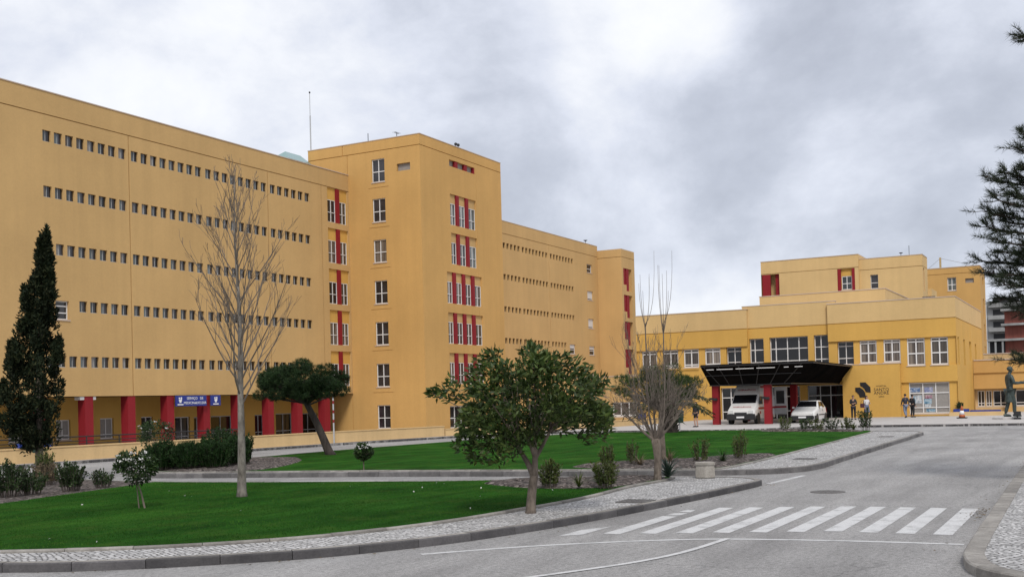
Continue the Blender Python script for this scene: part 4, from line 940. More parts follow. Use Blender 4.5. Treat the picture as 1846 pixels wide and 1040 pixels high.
while len(cl)<46:
    a=rr.uniform(0,6.28); q=math.sqrt(rr.uniform(.02,1)); cl.append((-.1+q*math.cos(a)*1.28,q*math.sin(a)*1.2,rr.uniform(2.05+.1*q,3.05-.42*q*q),rr.uniform(.2,.33)))
stone_pine('stone_pine','low green umbrella-crowned pine behind the bare vase-shaped tree',31.19,11.55,[(.02,0,-.1),(.0,0,.2),(-.02,.02,.9),(-.03,.05,1.5),(-.05,.05,2.1)],[.12,.10,.09,.08,.06],cl,'lf_pine3',.11,170,bark='bark_brown')
# ---- big pine off the right edge
def big_pine():
    t=plant('pine_tree','tall long-needled pine reaching in over the right edge of the lawn road','tree',27.3,.05,.12); rr=random.Random(17); mb=MB()
    tr=[Vector((0,0,-.1)),Vector((0,0,.3)),Vector((.05,0,2)),Vector((0,.05,5)),Vector((.04,0,8)),Vector((0,0,11.2))]; mb.tube(tr,[.32,.25,.22,.17,.11,.02],10); mb.build('trunk','bark_dark',t,local=True,smooth=True)
    mb=MB(); P=[];D=[]
    def branch(z,az,l,rise):
        d=Vector((math.cos(az),math.sin(az),rise)); a=Vector((0,0,z)); e=a+Vector((d.x*l,d.y*l,rise*l)); mid=(a+e)/2+Vector((0,0,-.12*l)); pts=bez(a,mid,e,8)
        mb.tube(pts,[.045*(1-i/9)+.006 for i in range(9)],5,cap=False)
        for k in range(int(14+l*10)):
            tt=rr.uniform(.28,1.0); i=min(int(tt*8),7); p=pts[i].lerp(pts[i+1],tt*8-i); ax=(pts[i+1]-pts[i]).normalized()
            s=Vector((rr.gauss(0,1),rr.gauss(0,1),rr.gauss(.15,.45))).normalized(); q=(ax*.9+s*.75).normalized(); ln=rr.uniform(.16,.48)*(1.25-.5*tt); f=p+q*ln
            mb.tube([p,p.lerp(f,.5)+Vector((0,0,-.02)),f],[.010,.008,.005],3,cap=False)
            for g in (.45,.62,.8,1.0): P.append(tuple(p.lerp(f,g))); D.append(tuple(q+Vector((0,0,.15))))
    # boughs that reach over the street: (height, azimuth in local frame, length, rise)
    for z,az,l,ri in ((8.75,3.1,1.25,.10),(8.6,3.3,1.1,.12),(6.55,3.3,1.5,.2),(6.6,3.05,1.2,.35),(5.9,3.1,1.7,.12),(5.3,3.15,1.9,.1),(4.95,2.9,1.7,.1),(4.4,3.15,1.9,0),(3.9,2.95,1.9,0),(3.4,3.35,1.5,-.03),(6.3,3.0,1.45,.25),(6.0,3.3,1.5,.1),(5.75,2.9,2.0,.18),(5.45,3.35,2.0,.06),(5.1,3.0,2.1,.1),(4.85,3.2,2.25,.03),(4.55,3.35,2.3,.02),(4.3,2.95,2.15,-.02),(4.05,3.15,2.2,-.04),(3.75,3.3,2.0,-.05),(3.5,2.9,1.75,-.06),(3.3,3.2,1.7,-.08),(2.55,3.15,1.75,.02),(2.45,3.35,1.5,0),(2.6,2.9,1.4,.05)): branch(z+(.75 if z>8 else .55 if z>3 else 0),az,l*1.1,ri)
    for k in range(34):
        z=2.6+8.2*k/34; branch(z,rr.uniform(-2.4,2.4),(2.6*(1-((z-2.4)/9.5))+.3)*rr.uniform(.8,1.1),rr.uniform(-.05,.3))
    mb.build('boughs','bark_dark',t,local=True)
    quadmesh('crown',tufts(np.array(P),np.array(D),11,.16,.009,.62),'lf_pine2',t)
big_pine()
# ---- cypress
def cypress():
    t=plant('cypress_tree','dark narrow cypress with a ragged spire on the left, in the planting bed','tree',22.5,27.8,.14,None,TURN,.89); rr=random.Random(2); mb=MB()
    mb.tube([(0,0,-.1),(0,0,.8),(.02,0,1.6),(.05,0,4),(.25,0,7.0)],[.16,.13,.12,.08,.02],9); mb.build('trunk','bark_brown',t,local=True,smooth=True)
    P=[];D=[]
    def prof(z): # left and right half widths against height
        zs=[1.1,1.35,1.85,2.96,4.07,4.8,5.55,6.4,7.0,7.6,8.1]; l=[.2,.75,1.2,1.2,.92,.68,.46,.24,.02,-.12,-.27]; r=[.12,.45,.66,.74,.68,.62,.55,.54,.52,.46,.36]
        return np.interp(z,zs,l),np.interp(z,zs,r)
    for k in range(430):
        z=1.15+6.9*rr.random()**1.15; a=rr.uniform(0,2*PI); l,r=prof(z); w=(l if math.cos(a)<0 else r); dp=(l+r)/2
        q=rr.uniform(.0,1.0)**.55; cx=(r-l)/2+math.cos(a)*dp*q; cy=math.sin(a)*dp*q; s=rr.uniform(.10,.20)*(1.15-.06*z); p=clump((cx,cy,z),(s,s,s*1.9),int(70),.25)
        P.append(p); d=np.tile(np.array([math.cos(a)*.5,math.sin(a)*.5,1.0]),(len(p),1)); D.append(d)
    for sx,z0,z1 in ((.36,7.2,8.25),(-.36,5.7,6.3),(.5,6.0,6.6),(-.85,3.9,4.5),(-1.15,2.6,3.2),(.72,3.9,4.6)):
        for k in range(16):
            z=z0+(z1-z0)*k/15; p=clump((sx+rr.uniform(-.05,.05),rr.uniform(-.1,.1),z),(.16*(1.1-k/16),.16*(1.1-k/16),.2),70,.2); P.append(p); D.append(np.tile(np.array([0,0,1.]),(len(p),1)))
    quadmesh('crown',leafquads(np.concatenate(P),.15,.055,np.concatenate(D),0,.65),'lf_cyp',t)
cypress()
# ---- palm
def palm():
    t=plant('palm_tree','squat palm with a thick dark trunk and arching fronds at the edge of the drop-off','palm',57.6,20.95,.14); rr=random.Random(6); mb=MB()
    mb.lathe([(.50,-.1),(.48,.2),(.44,.6),(.46,1.0),(.50,1.3),(.36,1.6),(.1,1.75)],12)
    for k in range(70):
        a=k*2.399; z=.05+1.5*k/70; mb.tube([(math.cos(a)*.42,math.sin(a)*.42,z),(math.cos(a)*.56,math.sin(a)*.56,z+.14)],[.07,.03],4)
    mb.build('trunk','bark_dark',t,local=True)
    for k in range(34):
        a=k*2.399; e=rr.uniform(-.05,1.0); l=rr.uniform(1.7,2.3); o=Vector((math.cos(a),math.sin(a),0)); b=Vector((0,0,1.45))+o*.2
        pts=bez(b,b+o*l*.55+Vector((0,0,.25+e*.9)),b+o*l*(.95 if e>.4 else 1.1)+Vector((0,0,-.75+e*1.2)),12)
        P=[];D=[]
        mb=MB(); mb.tube(pts,[.025*(1-i/14) for i in range(13)],4,cap=False); fr=mb.build('frond','lf_palm',t,local=True)
        for i in range(2,13):
            ax=(pts[i]-pts[i-1]).normalized(); s=ax.cross(Vector((0,0,1))).normalized()
            for sg in (-1,1):
                for q in (0,.5):
                    P.append(tuple(pts[i-1].lerp(pts[i],q))); D.append(tuple(ax*.6+s*sg*1.0+Vector((0,0,-.15))))
        quadmesh('leaflets',leafquads(np.array(P),.42,.06,np.array(D),.1,.15),'lf_palm',fr)
palm()
# ---- small standards with white flowers
def standard(label,x,y,h,rx,rz,flowers,z=.15,lean=0,name='flowering_standard',split=False):
    t=plant(name,label,'small tree',x,y,z); mb=MB(); mb.tube([(lean,0,-.05),(lean*.6,0,h*.5),(0,0,h)],[.022,.018,.016],6)
    if split: mb.tube([(lean-.12,0,-.05),(lean*.4-.04,0,h*.5),(0,0,h)],[.014,.012,.012],5)
    for k in range(9):
        a=k*2.4; mb.tube(bez((0,0,h*.92),(math.cos(a)*rx*.3,math.sin(a)*rx*.3,h+rz*.3),(math.cos(a)*rx*.7,math.sin(a)*rx*.7,h+rz*(.4+.1*(k%4))),4),[.012,.010,.008,.006,.004],4,cap=False)
    mb.build('stem','bark_brown',t,local=True)
    P=[];D=[]
    for k in range(40):
        u=Vector((R.gauss(0,1),R.gauss(0,1),R.gauss(0,1))).normalized(); c=(u.x*rx*.78,u.y*rx*.78,h+rz*.55+u.z*rz*.62); p=clump(c,(rx*.28,rx*.28,rx*.24),42,.3); P.append(p); D.append(p-np.array((0,0,h+rz*.3)))
    quadmesh('crown',leafquads(np.concatenate(P),.085,.04,np.concatenate(D),.15,.7),'lf_shrub',t)
    if flowers:
        P=[]
        for k in range(flowers):
            a=R.uniform(0,6.28); q=math.sqrt(R.random()); P.append(clump((math.cos(a)*rx*q,math.sin(a)*rx*q-.1*rx,h+rz*.6+rz*.75*math.sqrt(max(0,1-q*q*.8))*R.uniform(.45,1.0)),(.05,.05,.02),7,.2))
        P=np.concatenate(P); quadmesh('flowers',leafquads(P,.04,.035,np.tile([0,0,1.],(len(P),1)),-.5,.8),'flower',t)['kind']='stuff'
standard('small standard bush topped with white flowers, nearest the left bed on the front lawn',16.15,17.15,.60,.42,.42,17,lean=.18,split=True)
standard('small round standard bush with white flowers on the near edge of the back lawn',27.2,19.5,.40,.27,.3,22)
standard('dark wide-topped standard bush with few flowers, behind the feathery hedge',28.0,28.7,.78,.62,.62,7)
# ---- shrubs
def shrub(label,x,y,h,rx,mat='lf_shrub',ry=None,stems=26,leaf=.07,z=.16,name='shrub',dens=1.3,w=.034,up=1.0,group=None,cat='shrub'):
    leaf=max(leaf,.065); w=max(w,.026)
    t=plant(name,label,cat,x,y,z,group); ry=ry or rx; mb=MB(); P=[];D=[]
    for k in range(stems):
        a=R.uniform(0,6.28); q=math.sqrt(R.random()); b=Vector((math.cos(a)*rx*q*.55,math.sin(a)*ry*q*.55,-.03)); hh=h*R.uniform(.6,1.05)*(1-.25*q*q)
        e=Vector((math.cos(a)*rx*q+R.gauss(0,.04),math.sin(a)*ry*q+R.gauss(0,.04),hh)); pts=bez(b,b.lerp(e,.5)+Vector((0,0,hh*.12)),e,5); mb.tube(pts,[.009,.008,.007,.006,.005,.003],3,cap=False)
        m=int(30*dens*hh/.6)+6
        for i in range(m):
            tt=R.uniform(.18,1); j=min(int(tt*5),4); p=pts[j].lerp(pts[j+1],tt*5-j); P.append((p.x+R.gauss(0,.02),p.y+R.gauss(0,.02),p.z)); D.append(((pts[j+1]-pts[j]).normalized()*up+Vector((R.gauss(0,.6),R.gauss(0,.6),R.gauss(0,.3)))))
    mb.build('stems','bark_twig',t,local=True); quadmesh('foliage',leafquads(np.array(P),leaf,w,np.array(D),0,.35),mat,t); return t
def spiky(label,x,y,h,rx,mat='lf_blue',n=46,z=.2,w=.03):
    t=plant('spiky_plant',label,'plant',x,y,z); mb=MB()
    for k in range(n):
        a=k*2.399; e=R.uniform(.0,.85); rx_=rx*1.35; o=Vector((math.cos(a),math.sin(a),0)); s=Vector((-o.y,o.x,0)); l=h*R.uniform(.75,1.1); pts=bez((0,0,0),o*rx_*(1-e)*.5+Vector((0,0,l*(.35+.5*e))),o*rx_*(1.15-e)+Vector((0,0,l*(.25+.75*e))),5)
        for i in range(5):
            w0=w*(1-i/5.2)*.5; w1=w*(1-(i+1)/5.2)*.5; mb.quad(pts[i]-s*w0,pts[i]+s*w0,pts[i+1]+s*w1,pts[i+1]-s*w1)
    mb.build('leaves',mat,t,local=True); return t
# left end of the front island
shrub('tall dark green shrub at the very left edge of the photo',17.7,22.98,.9,.42,stems=46,leaf=.06,dens=1.6)
shrub('dark leafy shrub below the cypress on the left',18.43,23.1,.55,.5,stems=46,leaf=.06,dens=1.5)
shrub('bushy green shrub standing alone right of the cypress',19.45,22.9,.74,.36,stems=46,leaf=.06,dens=1.7)
shrub('low open shrub with small leaves nearest the white-flowered standard',20.5,22.95,.46,.36,stems=30,leaf=.05,dens=1.2)
shrub('reddish dry shrub under the cypress trunk',21.0,25.8,.65,.6,'lf_dry',stems=40,leaf=.04)
shrub('small pale green bush at the foot of the cypress trunk',22.0,27.0,.95,.3,'lf_light',stems=26,leaf=.05)
# hedge on the back island
for k,(x,y,h,rx,l) in enumerate(((26.5,26.9,.92,.62,'left third of the feathery dark hedge at the end of the back lawn'),(26.75,26.0,.9,.66,'middle third of the feathery dark hedge at the end of the back lawn'),(27.1,25.25,.92,.6,'right third of the feathery dark hedge at the end of the back lawn'))): shrub(l,x,y,h,rx,'lf_hedge',stems=210,leaf=.085,dens=2.4,w=.022,up=2.2,name='hedge_shrub',group='feathery hedge on the back island')
shrub('taller dark bush between feathery hedge and bare trunk',28.3,25.3,1.15,.5,'lf_hedge',stems=120,leaf=.07,dens=1.9)
shrub('loose dark bush with high top behind the feathery hedge',29.9,27.6,1.3,.75,'lf_hedge',stems=120,leaf=.07,dens=1.5)
# beds at the right-hand end
shrub('thin upright shrub, leftmost in the mulch bed of the back lawn',28.95,12.36,.66,.24,'lf_light',stems=22,leaf=.05)
shrub('wispy tall shrub in the mulch bed left of the bare vase-shaped tree',29.63,11.91,.78,.26,'lf_light',stems=16,leaf=.05,dens=.7)
shrub('bright green upright shrub just behind the concrete block',30.8,10.27,.85,.28,'lf_light',stems=24,leaf=.06,dens=.8)
shrub('tall reddish-green shrub at the right end of the mulch bed',32.4,9.6,.95,.3,'lf_light',stems=22,leaf=.06,dens=.8)
spiky('rosette of narrow green blades between the two shrubs right of the concrete block',30.6,9.55,.50,.42,'lf_shrub',46)
spiky('dry straw-coloured tuft left of the bare vase-shaped tree',29.2,11.5,.45,.5,'lf_dry',34)
spiky('dry straw-coloured tuft behind the blue-green rosette',30.19,10.98,.55,.45,'lf_dry',34)
shrub('yellow-green bush behind the forked evergreen stem',22.06,10.85,.66,.28,'lf_light',stems=30,leaf=.07,dens=1.3)
spiky('small green rosette with one tall spike in the front mulch bed',22.0,10.1,.45,.32,'lf_light',34)
shrub('leafy upright shrub in the middle of the front mulch bed',22.25,9.55,.62,.32,'lf_light',stems=34,leaf=.07,dens=1.3)
spiky('dark rosette beside the leafy shrub in the front mulch bed',22.9,10.0,.34,.36,'lf_shrub',40)
spiky('large blue-green rosette between bare trunk and concrete block',25.0,9.15,.60,.55,'lf_blue',70,w=.05)
# far bed by the entrance
for k,(x,y,h,l) in enumerate(((57.73,14.65,.85,'leftmost bush of the far bed before the white car'),(56.9,13.4,.75,'second bush of the far bed, before the white car bumper'),(56.8,12.8,.62,'low bush of the far bed below the white car door'),(57.0,12.18,.75,'bush of the far bed in front of the dark glazed doors'),(56.85,11.3,.72,'pale mixed bush of the far bed below the two standing people'))):
    shrub(l,x,y,h,.42,('lf_light','lf_shrub')[k%2],stems=16,leaf=.11,dens=.55,w=.045,group='bushes in the far bed')
shrub('tallest bush of the far bed with white blooms, right end',57.26,10.5,1.25,.40,stems=18,leaf=.11,dens=.7,w=.05,group='bushes in the far bed')
spiky('bright green blades between the bushes of the far bed',56.8,11.0,.5,.4,'lf_light',30,w=.05)
shrub('little green plant sprouting from the short blue trough',88.36,9.4,.55,.28,z=.6,stems=18,leaf=.1,w=.05)
# ---- grass blades
def inpoly(P,poly):
    x,y=P[:,0],P[:,1]; c=np.zeros(len(P),bool); n=len(poly)
    for i in range(n):
        (x0,y0),(x1,y1)=poly[i],poly[(i+1)%n]
        if y0==y1: continue
        m=((y0>y)!=(y1>y))&(x<(x1-x0)*(y-y0)/(y1-y0)+x0); c^=m
    return c
def turf(poly,n,h,xlo,xhi,ylo,yhi):
    P=np.stack([NR.uniform(xlo,xhi,n),NR.uniform(ylo,yhi,n)],1); P=P[inpoly(P,poly)]; P=P[~inpoly(P,bedp)]
    k=len(P); B=np.concatenate([P,np.full((k,1),.15)],1); d=NR.normal(size=(k,3))*np.array([.45,.45,.1])+np.array([0,0,1.]); d=unit(d); s=unit(np.cross(d,NR.normal(size=(k,3))))*.006
    t=B+d*h*NR.uniform(.5,1.2,(k,1)); return np.stack([B-s,B+s,t],1)
M['blade']=leafmat('grass_blades',[(.014,.066,.008),(.028,.100,.012),(.06,.135,.02)],.8,.1,.05,.5)
o=quadmesh('grass',np.concatenate([turf(lawn_a,90000,.035,10,26,8.5,24)]),'blade',None); o['kind']='stuff'
P=[]
for k in range(22):
    x,y=R.uniform(11,23),R.uniform(9.6,20)
    P.append((x,y,.19))
P=np.array(P); P=P[inpoly(P[:,:2],lawn_a)&~inpoly(P[:,:2],bedp)]
Q=[]
for k in range(260):
    q=fi[R.randrange(len(fi))]; Q.append((q[0]+R.gauss(-.02,.06),q[1]+R.gauss(-.12,.12),.012))
for k in range(70):
    Q.append((R.gauss(20.2,.45),1.80+abs(R.gauss(0,.14)),.010))
for k in range(50):
    Q.append((R.uniform(15,40),1.92+abs(R.gauss(0,.1)),.010))
Q=np.array(Q); M['deadleaf']=leafmat('dead_leaves',[(.06,.04,.022),(.12,.08,.04),(.17,.13,.07)],.8,0,.1,2)
o=quadmesh('fallen_leaves',(lambda A:np.concatenate([A[:,:,:2],.008+.25*np.abs(A[:,:,2:]-.01)],2))(leafquads(Q,.06,.035,np.tile([0,0,0.],(len(Q),1))+NR.normal(size=(len(Q),3)),0,.9)),'deadleaf',None); o['kind']='stuff'
o=quadmesh('fallen_petals',leafquads(P,.045,.03,np.tile([1,0,.2],(len(P),1)),0,.8),'flower',None); o['kind']='stuff'
# ================================================================== VEHICLES
def loft(mb,secs,mi=0):
    """secs: list of (x,[(halfwidth,z)...bottom to top]) mirrored about y=0"""
    k=len(secs[0][1]); vs=[]
    for x,pr in secs: vs+=[(x,-w,z) for w,z in pr]+[(x,w,z) for w,z in pr[::-1]]
    n=2*k; m=len(secs)
    mb.add(vs,[(i*n+j,i*n+(j+1)%n,(i+1)*n+(j+1)%n,(i+1)*n+j) for i in range(m-1) for j in range(n)]+[tuple(range(n-1,-1,-1)),tuple(range((m-1)*n,m*n))],mi)
def panel(name,pts,mat,parent,th=.012,flip=1):
    """thin slab standing just proud of a body surface"""
    a,b,c=Vector(pts[0]),Vector(pts[1]),Vector(pts[2]); nn=(b-a).cross(c-a).normalized()*flip; n=len(pts)
    vs=[tuple(Vector(p)+nn*.004) for p in pts]+[tuple(Vector(p)+nn*(.004+th)) for p in pts]; mb=MB()
    mb.add(vs,[tuple(range(n,2*n))]+[(i,(i+1)%n,n+(i+1)%n,n+i) for i in range(n)]); return mb.build(name,mat,parent,local=True)
def wheel(parent,x,y,r,w):
    s=1 if y>0 else -1; mb=MB(); mb.lathe([(r*.62,-w/2),(r*.93,-w/2),(r,-w/2+.03),(r,w/2-.03),(r*.93,w/2),(r*.62,w/2)],20,(x,y,r),axis='y'); t=mb.build('wheel','rubber',parent,local=True)
    mb=MB(); mb.lathe([(.04,s*(w/2-.045)),(r*.2,s*(w/2-.02)),(r*.5,s*(w/2-.05)),(r*.61,s*(w/2-.01)),(r*.61,s*(w/2-.08))],16,(x,y,r),axis='y'); mb.build('rim','chrome',t,local=True)
def ambulance():
    t=thing('ambulance','white high-roofed ambulance with red stripe and open rear door under the canopy','ambulance',(72.75,21.4,.118))
    mb=MB(); W=.97
    S=[(0.02,[(.80,.42),(.88,.62),(.86,.80),(.80,.92)]),(.14,[(.93,.34),(.96,.62),(.94,.86),(.86,1.0)]),(.75,[(.97,.34),(.98,.7),(.97,1.08),(.88,1.27)]),(.84,[(.97,.34),(.98,.7),(.97,1.12),(.88,1.33)]),
       (1.42,[(.97,.34),(.98,.8),(.96,1.35),(.84,1.96)]),(1.50,[(.97,.34),(.98,.8),(.96,1.4),(.86,2.08)]),(1.95,[(.97,.34),(.98,.9),(.95,1.6),(.80,2.58)]),(2.2,[(.97,.34),(.98,.9),(.95,1.6),(.80,2.66)]),(5.1,[(.97,.36),(.98,.9),(.95,1.6),(.82,2.66)]),(5.3,[(.94,.42),(.95,.9),(.92,1.6),(.76,2.60)])]
    loft(mb,S); mb.build('body','carwhite',t,local=True,bevel=.025)
    panel('windscreen',[(.90,-.80,1.415),(.90,.80,1.415),(1.40,.77,1.955),(1.40,-.77,1.955)],'glassdark',t,.01,-1)
    panel('side_window',[(1.10,-.975,1.33),(1.95,-.975,1.33),(1.95,-.93,1.85),(1.52,-.935,1.85)],'glassdark',t,.02)
    mb=MB(); mb.box(-.06,.16,-.95,.95,.30,.70); mb.box(.16,.5,-.99,-.95,.34,.6); mb.box(.16,.5,.95,.99,.34,.6); mb.build('bumper','black',t,local=True,bevel=.03)
    panel('grille',[(.0,-.42,.70),(.0,.42,.70),(.03,.42,.80),(.03,-.42,.80)],'black',t,.02,-1)
    for y in (-.68,.68):
        panel('headlight',[(.0,y-.17,.73),(.0,y+.17,.73),(.05,y+.17,.92),(.05,y-.17,.92)],'lamp',t,.03,-1)
    panel('number_plate',[(-.075,-.26,.43),(-.075,.26,.43),(-.075,.26,.54),(-.075,-.26,.54)],'whitelet',t,.012,-1)
    for x in (.85,4.15):
        for y in (-.86,.86): wheel(t,x,y,.34,.22)
        for s in (-1,1):
            mb=MB(); mb.lathe([(.41,-.01),(.41,.01)],20,(x,s*.982,.36),axis='y'); mb.build('wheel_arch','black',t,local=True)
    for x0,x1 in ((.95,1.98),(2.02,5.25)): panel('red_stripe',[(x0,-.981,.98),(x1,-.981,.98),(x1,-.972,1.12),(x0,-.972,1.12)],'redvinyl',t,.008)
    panel('red_stripe',[(2.0,-.845,2.42),(4.9,-.845,2.42),(4.9,-.83,2.54),(2.0,-.83,2.54)],'redvinyl',t,.03)
    panel('red_emblem',[(1.2,-.984,.66),(1.45,-.984,.66),(1.45,-.983,.86),(1.2,-.983,.86)],'redvinyl',t,.008)
    panel('red_emblem',[(2.4,-.984,.60),(2.75,-.984,.60),(2.75,-.983,.86),(2.4,-.983,.86)],'redvinyl',t,.008)
    for x in (2.0,3.35): panel('door_gap',[(x,-.983,.42),(x+.015,-.983,.42),(x+.015,-.958,1.6),(x,-.958,1.6)],'black',t,.004)
    for s in (-1,1):
        mb=MB(); mb.box(1.05,1.17,s*1.0,s*1.17,1.33,1.58) if s>0 else mb.box(1.05,1.17,-1.17,-1.0,1.33,1.58); mb.build('mirror','black',t,local=True,bevel=.02)
    mb=MB(); mb.lathe([(.13,2.62),(.12,2.74),(.05,2.8)],12,(2.15,0,0)); mb.build('roof_beacon','lamp',t,local=True,smooth=True)
    # open rear door swung out to the right of the picture
    mb=MB(); mb.box(5.3,5.36,-1.75,-.92,.55,2.5); d=mb.build('rear_door','carwhite',t,local=True,bevel=.02)
    mb=MB(); mb.box(5.285,5.298,-1.62,-1.05,1.3,2.2); mb.build('door_window','glassdark',d,local=True); mb=MB(); mb.box(5.285,5.298,-1.75,-.93,1.0,1.13); mb.build('red_stripe','redvinyl',d,local=True)
    def tx(s,size,x,y,z,mw): 
        o=letters(s,size,'redvinyl',None,mw); o.parent=t
    sl=Matrix(((0,.55,-.83,0),(-1,0,0,0),(0,.83,.55,0),(0,0,0,1)))
    tx('AMBULÂNCIA',.2,0,0,0,Matrix.Translation((1.66,0,2.30))@Matrix(((0,.67,-.74,0),(-1,0,0,0),(0,.74,.67,0),(0,0,0,1))))
    tx('AMBULÂNCIA',.2,0,0,0,Matrix.Translation((.42,0,1.165))@Matrix(((0,.9,-.42,0),(-1,0,0,0),(0,.42,.9,0),(0,0,0,1))))
    return t
ambulance()
def hatchback():
    t=thing('parked_car','small white hatchback with dark bumper parked in front of the dark glazed doors','car',(74.0,17.6,.118),rz=.0)
    mb=MB()
    S=[(.02,[(.60,.30),(.70,.48),(.68,.60),(.60,.66)]),(.18,[(.76,.22),(.79,.48),(.76,.68),(.66,.76)]),(.55,[(.80,.20),(.82,.5),(.79,.78),(.70,.86)]),(1.02,[(.81,.20),(.83,.52),(.80,.88),(.70,.97)]),(1.2,[(.81,.20),(.83,.52),(.81,.90),(.72,1.03)]),
       (1.78,[(.81,.20),(.83,.52),(.81,.92),(.60,1.42)]),(2.1,[(.81,.20),(.83,.54),(.81,.93),(.59,1.48)]),(2.75,[(.81,.22),(.83,.55),(.80,.95),(.58,1.46)]),(3.2,[(.80,.24),(.82,.56),(.78,.97),(.56,1.40)]),(3.55,[(.78,.28),(.80,.58),(.75,.98),(.60,1.12)]),(3.72,[(.72,.34),(.74,.6),(.70,.9),(.62,1.0)]),(3.8,[(.62,.40),(.66,.6),(.62,.78),(.56,.84)])]
    loft(mb,S); mb.build('body','carwhite',t,local=True,bevel=.02,smooth=False)
    panel('windscreen',[(1.24,-.66,1.07),(1.24,.66,1.07),(1.74,.57,1.41),(1.74,-.57,1.41)],'glassdark',t,.008,-1)
    panel('side_window',[(1.42,-.80,.96),(2.36,-.80,.98),(2.36,-.635,1.38),(1.88,-.63,1.38)],'glassdark',t,.014); panel('side_window',[(2.44,-.795,.99),(3.1,-.77,1.03),(3.0,-.62,1.34),(2.44,-.63,1.38)],'glassdark',t,.014)
    mb=MB(); mb.box(-.05,.16,-.74,.74,.24,.50); mb.build('bumper','black',t,local=True,bevel=.04)
    mb=MB(); mb.box(.10,.5,-.835,-.79,.22,.50); mb.box(.10,.5,.79,.835,.22,.50); mb.build('bumper_corner','black',t,local=True,bevel=.02)
    panel('number_plate',[(-.062,-.25,.34),(-.062,.25,.34),(-.062,.25,.45),(-.062,-.25,.45)],'whitelet',t,.01,-1)
    for y in (-.55,.55): panel('headlight',[(.04,y-.15,.54),(.04,y+.15,.54),(.10,y+.13,.68),(.10,y-.13,.68)],'lamp',t,.03,-1)
    for x in (.72,3.12):
        for y in (-.74,.74): wheel(t,x,y,.28,.17)
        for s in (-1,1):
            mb=MB(); mb.lathe([(.335,-.01),(.335,.01)],20,(x,s*.828,.29),axis='y'); mb.build('wheel_arch','black',t,local=True)
    panel('side_moulding',[(1.15,-.835,.50),(2.75,-.835,.50),(2.75,-.833,.56),(1.15,-.833,.56)],'black',t,.012); panel('door_gap',[(2.40,-.835,.28),(2.415,-.835,.28),(2.415,-.815,.92),(2.40,-.815,.92)],'black',t,.004)
    panel('door_handle',[(2.16,-.825,.80),(2.34,-.825,.80),(2.34,-.822,.84),(2.16,-.822,.84)],'black',t,.02); panel('rear_lamp',[(3.66,-.78,.66),(3.74,-.73,.66),(3.70,-.72,.92),(3.58,-.76,.95)],'redvinyl',t,.015)
    for s in (-1,1):
        mb=MB(); mb.box(1.36,1.5,s*.84 if s>0 else -1.0,s*1.0 if s>0 else -.84,.95,1.08); mb.build('mirror','carwhite',t,local=True,bevel=.02)
    return t
hatchback()
